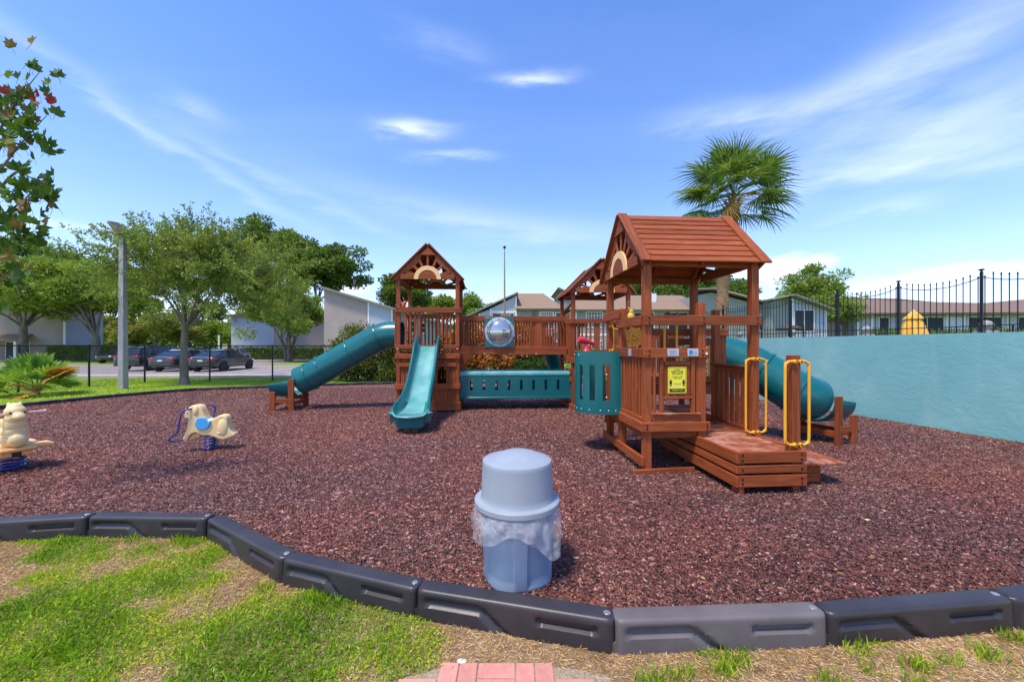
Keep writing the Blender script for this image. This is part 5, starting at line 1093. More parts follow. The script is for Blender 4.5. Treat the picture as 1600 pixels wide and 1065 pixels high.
# ================================================================ trees
def limb(mb, pts, r0, r1, n=8): 
    pp = smoothpath(pts, 4); k = len(pp); mb.tube(pp, [r0+(r1-r0)*i/(k-1) for i in range(k)], n)
def jit(p, s): return Vector(p)+Vector([random.uniform(-s, s) for _ in range(3)])
def tree(label, x, y, tr, fork, cc, cr, mt, nl, lsz, cl=.6, ncl=90, bark=None, seed=1, mode='blob', trunkpts=None, droop=0, group=None, name='tree', fill=.55, squash=.55, stems=1, lobes=0):
    random.seed(seed); rg = np.random.default_rng(seed); t = thing(name, label, 'tree', (x, y, -.08), 0, group); bark = bark or BARK
    cc = Vector(cc); cr = Vector(cr); cs = []; lob = [(Vector(rg.normal(size=3)).normalized(), rg.uniform(.15, .4)) for _ in range(lobes)]
    while len(cs) < ncl:
        d = Vector(rg.normal(size=3)).normalized(); 
        if d.z < -.55: continue
        rad = rg.uniform(fill, 1)**.6; f = 1+.16*math.sin(5*d.x+seed)+.12*math.sin(7*d.z+2*seed+3*d.y)
        for ld, la in lob: f += la*max(0, ld.dot(d)-.75)*3
        cs.append(cc+Vector((d.x*cr.x, d.y*cr.y, d.z*cr.z))*rad*f)
    tk = MB(); tops = []
    for s in range(stems):
        a = 2*PI*s/max(stems, 1)+.5; off = Vector((math.cos(a), math.sin(a), 0))*(.0 if stems == 1 else tr*1.2)
        top = Vector((off.x*3.0+random.uniform(-.1, .1), off.y*2, fork)); limb(tk, [off+Vector((0, 0, -.1)), off*1.2+Vector((random.uniform(-.05, .05), 0, fork*.5)), top] if stems > 1 else (trunkpts or [(0, 0, -.1), (random.uniform(-.1, .1)*tr*2, 0, fork*.5), top]), tr*1.0 if stems > 1 else tr*1.12, tr*.72, 12); tops.append(top if not trunkpts else Vector(trunkpts[-1]))
    if stems == 1:
        base = [(0, 0, -.12), (0, 0, .02), (0, 0, .3)]; tk.tube(base, [tr*1.7, tr*1.35, tr*1.08], 12)
    tk.build('trunk', bark, t, True, 80)
    lb = MB(); nb = max(5, min(14, ncl//7)); prim = []
    for k in range(nb):
        c = random.choice(cs); e = tops[k % len(tops)].lerp(c, .8); m1 = tops[k % len(tops)].lerp(e, .45)+Vector((0, 0, .12*(e-tops[0]).length)); limb(lb, [tops[k % len(tops)]-Vector((0, 0, tr*.5)), jit(m1, .15*cl), e], tr*.36, tr*.07, 7); prim.append((tops[k % len(tops)], m1, e))
    for c in cs:
        a = min((p for tr_ in prim for p in (tr_[1], tr_[2], tr_[1].lerp(tr_[2], .5))), key=lambda p: (p-c).length); limb(lb, [a, jit(a.lerp(c, .5)+Vector((0, 0, .05*(c-a).length)), .1*cl), c], tr*.10, tr*.03, 5)
    lb.build('branches', bark, t, True, 80)
    per = nl//len(cs); P = []; Dd = []
    for c in cs:
        if mode == 'blob':
            k = int(per*rg.uniform(.5, 1.5)); g = rg.normal(size=(k, 3)); g /= np.linalg.norm(g, axis=1, keepdims=True)+1e-6; g *= (rg.random((k, 1))**.38)*cl*rg.uniform(.7, 1.25); g[:, 2] *= squash; P.append(np.array(c)+g); Dd.append(g+rg.normal(size=(k, 3))*.4*cl+np.array([0, 0, -droop]))
        else:                                   # twigs reaching outwards
            for q in range(5):
                d = Vector(((c-cc).x/cr.x, (c-cc).y/cr.y, (c-cc).z/cr.z)).normalized()*.75+Vector(rg.normal(size=3))*.45+Vector((0, 0, .12)); d.normalize(); L_ = cl*rg.uniform(.7, 1.6); k = per//5; u = rg.random(k)*L_; s = np.array(c)+np.outer(u-.25*L_, np.array(d))+rg.normal(size=(k, 3))*(.10*cl)*(1.25-u/L_)[:, None]; s[:, 2] -= .12*(u**2)*droop; P.append(s); Dd.append(np.tile(np.array(d), (k, 1))+rg.normal(size=(k, 3))*.8)
                e = c+d*L_*.7
    P = np.concatenate(P); Dd = np.concatenate(Dd); n = len(P); hgt = (P[:, 2]-cc.z)/cr.z
    rnd = np.clip(rg.random(n)*.7+.15, 0, 1); V, F, r = leafcards(P, np.full((n, 1), lsz), np.full((n, 1), lsz*.55), Dd, rnd=rnd)
    link('crown', npmesh('crown', V, F, r, mt), t); return t
# elm in front of the car park
tree('airy green elm with feathery branch tips and a slim trunk on the verge', -14.5, 17.0, .155, 2.75, (.15, 1.0, 4.75), (4.1, 3.0, 2.1), LELM, 82000, .105, cl=1.15, ncl=200, bark=BARKL, seed=11, mode='twig', fill=.12, droop=.3, trunkpts=[(0, 0, -.1), (-.02, 0, 1.3), (.03, 0, 2.55)], lobes=4)
tree('oak with a forked pale trunk on the grass island', -46.6, 43, .42, 2.9, (-1.9, 0, 7.7), (6.4, 5, 3.5), LBRI, 46000, .32, cl=1.5, ncl=125, bark=BARKL, seed=5, fill=.25, lobes=4)
tree('dark rounded oak at the left edge behind the maple leaves', -62, 50, .6, 5, (1.5, 0, 9.5), (8.5, 6, 5.5), LOAK, 30000, .42, cl=1.8, ncl=100, seed=9, fill=.3)
tree('light green tree low behind the maple leaves', -56, 44, .4, 4, (0, 0, 8), (6.5, 4, 3.4), LBRI, 22000, .34, cl=1.4, ncl=80, seed=19, fill=.3)
tree('big live oak with an uneven crown towering behind the elm', -34.5, 55, .62, 6.5, (.3, 0, 13.2), (7.6, 6, 5.6), LOAK, 40000, .42, cl=1.75, ncl=90, seed=21, fill=.45, lobes=6)
tree('oak crown reaching to the right over the tan building', -28.5, 56, .4, 8, (1.5, 0, 13.0), (4.4, 4, 3.2), LOAK, 16000, .40, cl=1.5, ncl=36, seed=23, fill=.3, lobes=3)
tree('dense yellow green tree with several dark stems before the tan building', -25.0, 43, .22, 2.6, (-.1, 0, 5.1), (4.0, 3.5, 3.3), LBRI, 26000, .27, cl=1.0, ncl=85, seed=31, fill=.25, stems=4)
tree('leafy tree behind the roof of the left tower', -17.0, 62, .5, 5, (0, 0, 9.4), (4.6, 4, 3.6), LOAK, 16000, .42, cl=1.5, ncl=44, seed=33, fill=.3)
tree('small tree crown showing between the left tower posts', -10.6, 60, .35, 4, (0, 0, 7.3), (2.6, 3, 2.0), LBRI, 7000, .38, cl=1.1, ncl=24, seed=34, fill=.3)
tree('small tree left of the central apartment house', -5.4, 56, .3, 4, (0, 0, 6.9), (2.4, 2.4, 2.0), LBRI, 7000, .34, cl=1.0, ncl=24, seed=35, fill=.3)
tree('tree crown behind the right tower roof left of the palm', 20.3, 58, .4, 6, (.5, 0, 10.0), (4.2, 4, 2.7), LOAK, 12000, .36, cl=1.3, ncl=42, seed=36, fill=.3)
tree('tree crown under the right tower roof right of the palm trunk', 30.0, 56, .4, 6, (0, 0, 10.0), (4.6, 4, 3.0), LOAK, 13000, .36, cl=1.3, ncl=44, seed=37, fill=.3)
tree('bright green tree rising behind the white gabled house', 34.5, 45, .4, 5, (.2, 0, 8.0), (3.2, 3.2, 2.8), LBRI, 12000, .28, cl=1.0, ncl=48, seed=38, fill=.2, lobes=4)
tree('low yellow green tree in front of the long brown roof', 32.5, 37, .3, 3.2, (-1.2, 0, 5.0), (3.3, 2.4, 1.75), LBRI, 13000, .22, cl=.8, ncl=50, seed=39, fill=.2)
for k, (x, y, s, mt_, lb) in enumerate(((-78, 84, 6.5, LYEL, 'pale yellow green far tree just right of the lamp post'), (-88, 84, 5, LYEL, 'pale yellow green far tree left of the lamp post'), (-60, 90, 6.5, LBRI, 'far green tree seen right of the elm trunk'), (-50, 88, 6, LOAK, 'far dark tree seen right of the white poles'), (-80, 100, 9, LOAK, 'tall dark far tree above the parked cars'), (-70, 95, 5.2, LBRI, 'far green tree behind the elm trunk'))):
    tree(lb, x, y, .4, 3, (0, 0, s*.8), (s*1.1, s, s*.62), mt_, 9000, .62, cl=s*.28, ncl=34, seed=50+k, fill=.3)
# shrubs
def shrub(label, x, y, cc, cr, mt, nl, lsz, seed=1, name='shrub', cat='shrub', cl=.35, ncl=70, zmin=.05, group=None, stemc=None):
    random.seed(seed); rg = np.random.default_rng(seed); t = thing(name, label, cat, (x, y, -.08), 0, group); cs = []
    while len(cs) < ncl:
        d = rg.normal(size=3); d /= np.linalg.norm(d); p = np.array(cc)+d*np.array(cr)*rg.uniform(.55, 1)*(1+.1*math.sin(6*d[0]+seed))
        if p[2] > zmin: cs.append(p)
    st = MB()
    for k in range(12): c = cs[rg.integers(len(cs))]; limb(st, [(c[0]*.15, c[1]*.1, -.05), (c[0]*.5, c[1]*.4, c[2]*.5), tuple(c*.92)], .035, .012, 6)
    st.build('stems', BARK, t, True); per = nl//ncl; P = []; D = []
    for c in cs:
        k = int(per*rg.uniform(.6, 1.4)); g = rg.normal(size=(k, 3)); g /= np.linalg.norm(g, axis=1, keepdims=True); g *= rg.random((k, 1))**.4*cl; P.append(c+g); D.append(g+np.array([0, 0, .15])+rg.normal(size=(k, 3))*.15)
    P = np.concatenate(P); D = np.concatenate(D); ok = P[:, 2] > 0; P, D = P[ok], D[ok]; n = len(P); V, F, r = leafcards(P, np.full((n, 1), lsz), np.full((n, 1), lsz*.5), D); link('foliage', npmesh('foliage', V, F, r, mt), t); return t
shrub('large rounded hedge shrub behind the left tube slide', -6.9, 18.9, (0, 0, 1.25), (2.3, 1.0, 1.45), LHED, 26000, .11, 61, cl=.42, ncl=120)
shrub('lower part of the hedge under the left tube slide by the tower', -4.9, 18.3, (0, 0, .75), (1.2, .7, .95), LHED, 9000, .11, 62, cl=.36, ncl=50)
crl = ['orange red croton bush low beside the left tower', 'yellow croton bush seen through the left tower railing', 'orange croton bush left of the bubble panel', 'red brown croton bush behind the bubble window', 'golden croton bush right of the bubble panel', 'dull red croton bush behind the right part of the bridge']
for k, (x, y, h) in enumerate(((-4.1, 18.2, .95), (-3.0, 18.4, 2.3), (-1.75, 18.3, 2.6), (-.55, 18.5, 2.55), (.35, 18.3, 2.75), (1.15, 18.6, 2.2))):
    shrub(crl[k], x, y, (0, 0, h*.55), (.75, .6, h*.52), LCRO, 5200, .16, 70+k, cl=.30, ncl=34, group='croton bushes behind the playground')
shrub('dark green feathery bush below the bridge', 1.0, 17.7, (0, 0, .55), (.9, .35, .55), LFERN, 6000, .12, 80, cl=.3, ncl=30)
for k, (x, w) in enumerate(((-2.6, .8), (-1.4, .7), (-4.4, .5))): shrub(['pale yellow ground plant at the foot of the crotons', 'pale leafy plant low behind the crawl bridge', 'small pale flowering plant beside the left tower foot'][k], x, 17.45, (0, 0, .15), (w, .25, .2), LFLOW, 700, .09, 85+k, cl=.15, ncl=14, name='low_plant', cat='plant')
shrub('bright low plant seen through the middle tower', 3.3, 18.0, (0, 0, .8), (1.0, .5, .8), LBRI, 4000, .12, 90, cl=.3, ncl=26)
def hedge(label, x0, x1, y, h, d, seed, mt=LHED, lsz=.22, n=9000):
    rg = np.random.default_rng(seed); t = thing('hedge', label, 'hedge', ((x0+x1)/2, y, -.08)); w = (x1-x0)/2; P = rg.uniform(-1, 1, (n, 3))*[w, d, 1]; P[:, 2] = (rg.random(n)**.7)*h+.06*np.sin(P[:, 0]*3); ed = rg.random(n) < .6; P[ed, 1] = -d*rg.uniform(.85, 1, ed.sum()); D = rg.normal(size=(n, 3)); V, F, r = leafcards(P, np.full((n, 1), lsz), np.full((n, 1), lsz*.55), D); link('foliage', npmesh('foliage', V, F, r, mt), t)
    mb = MB(); mb.box(-w+.1, w-.1, -d*.7, d*.7, 0, h-.15); mb.build('twiggy_core', BARK, t)
hedge('clipped dark hedge in front of the tan building behind the parked cars', -36, -19.5, 50, 1.55, .8, 91, LOAK)
hedge('clipped hedge at the foot of the far left building', -56, -45.5, 47, 1.75, .8, 92, LBRI)
hedge('green hedge in front of the long house at the right edge', 27, 46, 29.5, 3.0, .6, 93, LBRI, .16, 12000)
def belt():
    rg = np.random.default_rng(5); n = 90000; x = rg.uniform(-330, 330, n); h = 5.5+3.5*vnoise(x, x*0, .05)+3*vnoise(x, x*0, .21); y = 135+rg.uniform(-4, 4, n)-.0006*x*x*0
    z = rg.random(n)**.8*h; V, F, r = leafcards(np.stack([x, y, z], 1), np.full((n, 1), 1.25), np.full((n, 1), .8), rg.normal(size=(n, 3))); o = link('distant_woodland', npmesh('distant_woodland', V, F, r, LOAK)); tag(o, 'distant dark green line of trees along the horizon', 'woodland', kind='stuff')
belt()
# ---------------------------------------------------------------- fan palms
def fan_mesh(name, mt, R_, nseg=34, spread=250, droop=.35, curl=.25, seed=0, petiole=.9, wd=.03, split=.38):
    rg = random.Random(seed); vs = []; fs = []
    for k in range(nseg):
        a = R(-spread/2+spread*k/(nseg-1)); L_ = R_*(1-.22*(abs(a)/R(spread/2))**2)*rg.uniform(.9, 1.06); aw = R(spread)/nseg*.56; pts = []
        for q, f in enumerate((.02, split, .7, 1.0)):
            r = L_*f; x = petiole+r*math.cos(a); y = r*math.sin(a); z = -droop*L_*f**2.2*(.7+.5*rg.random())+curl*abs(math.sin(a))*r*.5-(.12*r if k % 2 else 0)*0; w = r*math.tan(aw)*.95 if f <= split else L_*split*math.tan(aw)*(1-(f-split)/(1-split))*.95+.001
            dx, dy = -math.sin(a), math.cos(a); fold = .35*w*(1 if k % 2 else -1); pts.append(((x-dx*w, y-dy*w, z-fold), (x+dx*w, y+dy*w, z+fold)))
        b = len(vs)
        for p, q in pts: vs += [p, q]
        fs += [(b+2*i, b+2*i+1, b+2*i+3, b+2*i+2) for i in range(3)]
    me = MB(); me.add(vs, fs); P = petiole
    me.add([(0, -.02, -.012), (0, .02, -.012), (0, 0, .014), (P+.05, -.010, -.006), (P+.05, .010, -.006), (P+.05, 0, .01)], [(0, 1, 4, 3), (1, 2, 5, 4), (2, 0, 3, 5)])
    m = me.mesh(name, mt); a = m.attributes.new('rnd', 'FLOAT', 'FACE'); a.data.foreach_set('value', [rg.random() for _ in m.polygons]); return m
def sabal():
    t = thing('palm_tree', 'tall cabbage palm with a rough brown trunk behind the teal wall', 'palm tree', (8.15, 15, -.08))
    tp = [(0, 0, -.1), (.0, 0, 1.5), (.05, 0, 3.0), (.15, 0, 4.7), (.40, 0, 6.1), (.50, 0, 7.2)]; pp = smoothpath(tp, 7); n = len(pp)
    mb = MB(); mb.tube(pp, [.215-.02*math.sin(i*1.9)+(.04 if i < 3 else 0)+.03*max(0, (i-n*.85)/(n*.15)) for i in range(n)], 16); mb.build('trunk', PALMB, t, True, 80)
    random.seed(4); bt = MB()
    for k in range(70):
        z = 5.8+1.6*k/70; a = k*2.4; c = Vector((.33+.10*(z-5.8), 0, z)); d = Vector((math.cos(a), math.sin(a), 0)); p = c+d*.20; q = c+d*(.34+.1*random.random())+Vector((0, 0, .26)); bt.add([p-Vector((-d.y, d.x, 0))*.07, p+Vector((-d.y, d.x, 0))*.07, q+Vector((-d.y, d.x, 0))*.025, q-Vector((-d.y, d.x, 0))*.025, p+d*.05], [(0, 1, 2, 3), (0, 4, 3), (1, 4, 2), (0, 1, 4)])
    bt.build('leaf_bases', PALMB, t)
    F = [fan_mesh('frond', LPALM, 1.05, 32, 265, dr, cu, s, 1.22, split=.40) for s, (dr, cu) in enumerate(((.28, .3), (.42, .2), (.55, .1)))]; FY = fan_mesh('frond', LPALMY, .85, 30, 200, .7, .1, 9, 1.0)
    top = Vector((.50, 0, 7.30)); n = 44
    for k in range(n):
        f = k/(n-1); el = 84-112*f**.92+random.uniform(-7, 7); az = k*137.5+random.uniform(-14, 14); me = FY if k in (36, 41) else F[k % 3]; s = random.uniform(.95, 1.15) 
        m = Matrix.Translation(top+Vector((0, 0, .35*(1-f)))) @ Matrix.Rotation(R(az), 4, 'Z') @ Matrix.Rotation(R(-el), 4, 'Y') @ Matrix.Rotation(R(random.uniform(-35, 35)), 4, 'X') @ Matrix.Scale(s, 4); link('frond', me, t, m)
sabal()
def palmetto():
    t = thing('palmetto', 'bushy green palmetto with orange dying fans before the chain link fence', 'palm', (-16.6, 13.4, -.08)); random.seed(12)
    F = [fan_mesh('frond', LPMTO, .72, 20, 210, .08, .25, s+20, .82, split=.72) for s in range(3)]; FO = fan_mesh('frond', LPMTOO, .62, 20, 200, .2, .2, 30, .85, split=.65)
    for k in range(22):
        f = k/21; el = 82-66*f+random.uniform(-8, 8); az = k*137.5; m = Matrix.Translation((0, 0, .15)) @ Matrix.Rotation(R(az), 4, 'Z') @ Matrix.Rotation(R(-el), 4, 'Y') @ Matrix.Rotation(R(random.uniform(-40, 40)), 4, 'X') @ Matrix.Scale(random.uniform(.8, 1.0), 4); link('frond', F[k % 3], t, m)
    for (az, el) in ((8, 42), (-14, 30), (195, 28), (176, 12), (210, 18), (-60, -5)): link('frond', FO, t, Matrix.Translation((0, 0, .15)) @ Matrix.Rotation(R(az), 4, 'Z') @ Matrix.Rotation(R(-el), 4, 'Y') @ Matrix.Rotation(R(random.uniform(-50, 50)), 4, 'X'), label='orange dying fan')
    mb = MB(); limb(mb, [(0, 0, -.1), (0, 0, .1), (.02, 0, .35)], .10, .08); mb.build('trunk', PALMB, t, True)
palmetto()
# ---------------------------------------------------------------- maple leaves reaching in at the top left
def maple():
    t = thing('maple_tree', 'maple reaching in from the left edge with green leaves and a few red ones', 'tree', (-7.3, 4.3, -.08)); random.seed(8)
    out = []
    lob = [(0, 1.0), (20, .62), (38, .92), (58, .58), (76, .72), (115, .42), (160, .22)]
    for a, r in lob: out.append((r*math.sin(R(a)), r*math.cos(R(a))))
    pl_ = out+[(-x, y) for x, y in out[::-1] if x > 1e-6]
    def leafm(mt, fold, s):
        rg = random.Random(s); vs = [(0, 0, 0)]+[(x*.058, y*.062, -abs(x)*fold*.058-.018*y*y+rg.uniform(-.004, .004)) for x, y in pl_]; n = len(pl_); mb = MB(); mb.add(vs, [(0, i+1, (i+1) % n+1) for i in range(n)]); mb.tube([(0, -.055, .012), (0, 0, 0)], .0012, 4)
        me = mb.mesh('leaf', mt); a = me.attributes.new('rnd', 'FLOAT', 'FACE'); v = rg.random(); a.data.foreach_set('value', [v for _ in me.polygons]); return me
    G_ = [leafm(LMAP, f, s) for s, f in enumerate((.2, .5, .9, .4))]; O_ = [leafm(LMAPO, .5, 11), leafm(LMAPO, .8, 12)]; R_ = leafm(LMAPR, .6, 13)
    br = MB(); limb(br, [(0, 0, -.1), (.05, 0, 1.2), (.3, -.1, 2.4), (.5, -.1, 3.2)], .10, .05, 10); br.build('trunk', BARK, t, True)
    # branch tips in world metres: (x, z) at depth y
    B = [[(-6.2, 3.2), (-5.5, 3.85), (-5.2, 4.2), (-4.90, 4.50)], [(-6.2, 2.9), (-5.5, 3.35), (-5.1, 3.72), (-4.76, 4.02)], [(-6.2, 2.6), (-5.6, 3.0), (-5.25, 3.2), (-4.95, 3.45)], [(-6.2, 2.5), (-5.6, 2.7), (-5.25, 2.75), (-5.0, 2.90)], [(-6.2, 3.6), (-5.7, 4.1), (-5.4, 4.2), (-5.2, 4.30)], [(-6.1, 2.3), (-5.6, 2.3), (-5.35, 2.25), (-5.12, 2.40)],
         [(-6.1, 2.9), (-5.6, 3.5), (-5.35, 3.5), (-5.0, 3.25)], [(-6.2, 3.4), (-5.6, 3.6), (-5.35, 3.85), (-5.2, 3.95)], [(-6.2, 3.1), (-5.6, 3.05), (-5.35, 3.0), (-5.15, 2.85)], [(-6.1, 2.6), (-5.6, 2.5), (-5.4, 2.45), (-5.25, 2.1)]]
    y0 = 4.2; br = MB(); cnt = 0; X0, Y0, Z0 = -7.3, 4.3, -.08
    for bi, b in enumerate(B):
        yy = y0+random.uniform(-.15, .15); pts = smoothpath([(x-X0, yy-Y0-.04*i, z-Z0) for i, (x, z) in enumerate(b)], 8); br.tube(pts, [.018-.016*i/(len(pts)-1) for i in range(len(pts))], 6)
        for i in range(14, len(pts)):
            f = i/(len(pts)-1); k = 2 if f > .35 else 1
            for q in range(3 if f < .92 else 2):
                if cnt > 285: break
                p = pts[i]+Vector((random.gauss(-.02, .075), random.gauss(0, .10), random.gauss(-.03, .10))); hang = Euler((R(random.uniform(60, 125)), R(random.uniform(-35, 35)), R(random.uniform(-60, 60)+(180 if random.random() < .5 else 0)))).to_matrix().to_4x4()
                rr = random.random(); me = R_ if math.hypot(p.x+X0+5.03, p.z+Z0-4.25) < .13 else (O_[cnt % 2] if rr < .17 else G_[cnt % 4]); link('leaf', me, t, Matrix.Translation(p) @ hang @ Matrix.Scale(random.uniform(1.1, 1.7), 4)); cnt += 1
    br.build('twigs', BARK, t, True)
maple()
# ================================================================ buildings
def house(name, label, x, y, rz=0): return thing(name, label, 'building', (x, y, -.08), rz)
def wall(t, x0, x1, z0, z1, mt, y=0, d=8, top=None, nm='wall'):
    """box wall; top = list of (x,z) giving a sloping top edge"""
    mb = MB(); poly = [(x0, z0), (x1, z0)]+([(x1, z1), (x0, z1)] if not top else top[::-1]); mb.prism(poly, y, y+d); return mb.build(nm, mt, t)
def window(t, x0, x1, z0, z1, y, nx=2, nz=2, fr=TRIM, pane=None, fw=.09):
    mb = MB(); mb.box(x0, x1, y-.05, y-.003, z1-fw, z1); mb.box(x0, x1, y-.05, y-.003, z0, z0+fw); mb.box(x0, x0+fw, y-.05, y-.003, z0+fw, z1-fw); mb.box(x1-fw, x1, y-.05, y-.003, z0+fw, z1-fw); w = mb.build('window', fr, t)
    mb = MB(); mb.box(x0+fw, x1-fw, y-.012, y-.004, z0+fw, z1-fw); mb.build('pane', pane or GLASS, w)
    if nx > 1 or nz > 1:
        mb = MB()
        for i in range(1, nx): xx = x0+(x1-x0)*i/nx; mb.box(xx-.025, xx+.025, y-.035, y-.014, z0+fw, z1-fw)
        for i in range(1, nz): zz = z0+(z1-z0)*i/nz; mb.box(x0+fw, x1-fw, y-.032, y-.016, zz-.02, zz+.02)
        each(mb, 'glazing_bar', fr, w)
def slab(t, pts, th, mt, nm='roof'):       # pts: 4 corners of the top face
    pts = [Vector(p) for p in pts]; n = (pts[1]-pts[0]).cross(pts[2]-pts[0]).normalized(); n = n if n.z > 0 else -n; mb = MB(); k = len(pts); mb.add(pts+[p-n*th for p in pts], [tuple(range(k)), tuple(range(k, 2*k))[::-1]]+[(i, (i+1) % k, (i+1) % k+k, i+k) for i in range(k)]); return mb.build(nm, mt, t)
# central apartment house
t = house('apartment_house', 'two storey grey green apartment house with a brown roof behind the bridge', .3, 37)
wall(t, .12, 4.5, 0, 5.45, CLAPG); wall(t, -2.35, .10, 0, 5, CLAPL, y=.02, d=8, top=[(-2.35, 5.9-.55), (.10, 6.55)]); wall(t, -3.5, -2.36, 0, 5, CLAPW, y=.03, d=7.9, top=[(-3.5, 4.85), (-2.36, 5.32)])
mb = MB(); mb.box(-2.42, -2.28, -.04, .0, 0, 5.35); mb.box(.0, .16, -.04, .0, 0, 6.5); mb.box(-2.28, 0, -.04, 0, 4.95, 5.1); mb.box(-3.5, -3.38, -.03, .02, 0, 4.85); each(mb, 'corner_trim', TRIM, t)
slab(t, [(.05, -.55, 5.30), (4.75, -.55, 5.30), (3.0, 3.6, 6.95+.35), (-.1, 3.6, 7.30)], .16, SHING); slab(t, [(-.1, 3.6, 7.30), (3.0, 3.6, 7.30), (4.75, 8.6, 5.3), (.05, 8.6, 5.3)], .16, SHING)
slab(t, [(-5.0, -.35, 4.55), (.25, -.35, 6.92), (.25, 8.2, 6.92), (-5.0, 8.2, 4.55)], .14, FASC, 'side_roof')
window(t, -2.2, -.1, 3.3, 4.9, -.01, 1, 1, TRIM, SCREEN, .05); mb = MB(); [mb.box(-1.35+.13*k, -1.32+.13*k, -.05, -.03, 3.35, 4.8) for k in range(8)]; each(mb, 'balcony_bar', TRIM, t)
window(t, 2.35, 3.75, 3.35, 5.05, 0, 8, 5); window(t, 3.85, 4.42, 3.9, 5.0, 0, 1, 1); window(t, 1.6, 2.1, 3.3, 5.1, 0, 1, 1, FASC); window(t, 2.5, 3.6, .7, 2.2, 0, 4, 3); window(t, 3.9, 4.4, .7, 2.2, 0, 1, 1); window(t, .6, 1.9, .7, 2.2, 0, 4, 3); window(t, 3.6, 4.1, 2.5, 3.1, 0, 1, 1, FASC)
# long house behind the middle and right tower
t = house('apartment_house', 'long two storey house with a brown roof seen through the right tower', 15, 38)
wall(t, -8.7, 4.0, 0, 5.45, CLAPG); slab(t, [(-9.4, -.6, 5.3), (4.4, -.6, 5.3), (3.4, 3.8, 7.25), (-8.0, 3.8, 7.25)], .16, SHING); slab(t, [(-8.0, 3.8, 7.25), (3.4, 3.8, 7.25), (4.4, 9, 5.3), (-9.4, 9, 5.3)], .16, SHING)
window(t, -7.7, -6.0, 3.55, 5.15, 0, 6, 4); window(t, -5.2, -4.4, 3.5, 5.0, 0, 2, 3); window(t, -3.5, -.9, 3.3, 5.1, 0, 2, 1, TRIM, SCREEN); window(t, .4, 3.4, 3.2, 5.1, 0, 3, 1, TRIM, SCREEN); window(t, -7.7, -6.0, .6, 2.3, 0, 6, 4); window(t, -3.2, -1.2, .3, 2.4, 0, 2, 1, TRIM, SCREEN); window(t, 1, 3, .3, 2.4, 0, 2, 1, TRIM, SCREEN)
mb = MB(); mb.box(-1.0, -.1, 1.6, 2.3, 6.0, 7.15); mb.build('chimney', TRIM, t); mb = MB(); mb.box(-8.75, -8.6, -.05, .05, 0, 5.3); mb.box(3.9, 4.05, -.05, .05, 0, 5.3); mb.box(-8.6, 3.9, -.04, 0, 2.75, 2.95); each(mb, 'corner_trim', TRIM, t)
t = house('apartment_house', 'pale house gable with a slanted brown roof between the bridge and the middle tower', 8.4, 46)
wall(t, -2.5, 3.4, 0, 5, CLAPG, top=[(-2.5, 8.4), (3.4, 5.6)]); slab(t, [(-2.9, -.5, 8.75), (3.9, -.5, 5.45), (3.9, 8, 5.45), (-2.9, 8, 8.75)], .16, SHING); window(t, .5, 1.8, 3.4, 5, 0)
# house behind the palm
t = house('apartment_house', 'grey house with a low brown gable roof behind the palm trunk', 22, 36)
wall(t, -4.6, 4.2, 0, 5, CLAPG, top=[(-4.6, 6.5), (-3.3, 6.75), (4.2, 4.85)]); slab(t, [(-5.0, -.8, 6.95), (-3.4, -.8, 7.0), (4.4, -.8, 4.95), (4.4, 3, 5.3), (0, 4.2, 6.9), (-4, 4.2, 7.1)], .14, SHING)
slab(t, [(-5.1, -.95, 6.98), (-3.3, -.95, 7.05), (4.5, -.95, 4.98), (4.5, -.80, 4.98), (-3.3, -.80, 7.05), (-5.1, -.80, 6.98)], .28, TRIM, 'fascia')
window(t, .6, 1.8, 3.1, 4.7, 0, 2, 2); window(t, 2.4, 3.0, 3.1, 4.6, 0, 1, 2); window(t, -3.2, -1.9, 3.3, 5.1, 0, 2, 3)
t = house('gabled_house', 'narrow pale blue house with a sloping grey roof edge and a dark screened balcony', 26.9, 34.5)
wall(t, -3.4, -1.75, 0, 5, CLAPG, y=.3, d=7, top=[(-3.4, 5.75), (-1.75, 6.1)]); wall(t, -1.75, 1.35, 0, 5, CLAPW, top=[(-1.75, 6.05), (1.35, 4.95)]); slab(t, [(-3.9, -.7, 5.9), (-1.9, -.7, 6.35), (-1.9, 8, 6.35), (-3.9, 8, 5.9)], .14, FASC); slab(t, [(-1.9, -.7, 6.35), (1.75, -.7, 4.95), (1.75, 8, 4.95), (-1.9, 8, 6.35)], .14, FASC)
window(t, -1.55, .25, 3.0, 5.0, 0, 2, 1, TRIM, SCREEN, .07); mb = MB(); mb.box(-1.85, -1.65, -.05, .0, 0, 6.0); mb.box(1.28, 1.42, -.05, 0, 0, 4.9); each(mb, 'corner_trim', TRIM, t)
t = house('long_house', 'long pale house with a brown hipped roof at the right edge behind the pool', 39, 35.5, R(-3))
wall(t, -6.9, 12, 0, 4.95, CLAPL, d=9); wall(t, -10.6, -6.9, 0, 4.9, TAN, y=1, d=8); slab(t, [(-7.6, -.9, 4.75), (12.5, -.9, 4.75), (12.5, 4, 6.0), (4.0, 4, 6.25), (.5, 4, 6.6), (-6.5, 4, 6.75)], .16, SHINGD); slab(t, [(-7.6, -.9, 4.75), (-6.5, 4, 6.75), (-8.2, 9.5, 4.75)], .16, SHINGD, 'hip_roof'); slab(t, [(-11, .2, 4.85), (-7.2, .2, 4.85), (-6.5, 4, 6.3), (-11, 4, 6.0)], .14, SHINGD)
for (a, b, p) in ((-4.9, -3.9, SCREEN), (-2.1, .9, SCREEN), (2.9, 5.9, SCREEN), (7.2, 9.2, SCREEN)): window(t, a, b, 2.3, 4.45, 0, 2 if b-a > 1.5 else 1, 1, TRIM, p)
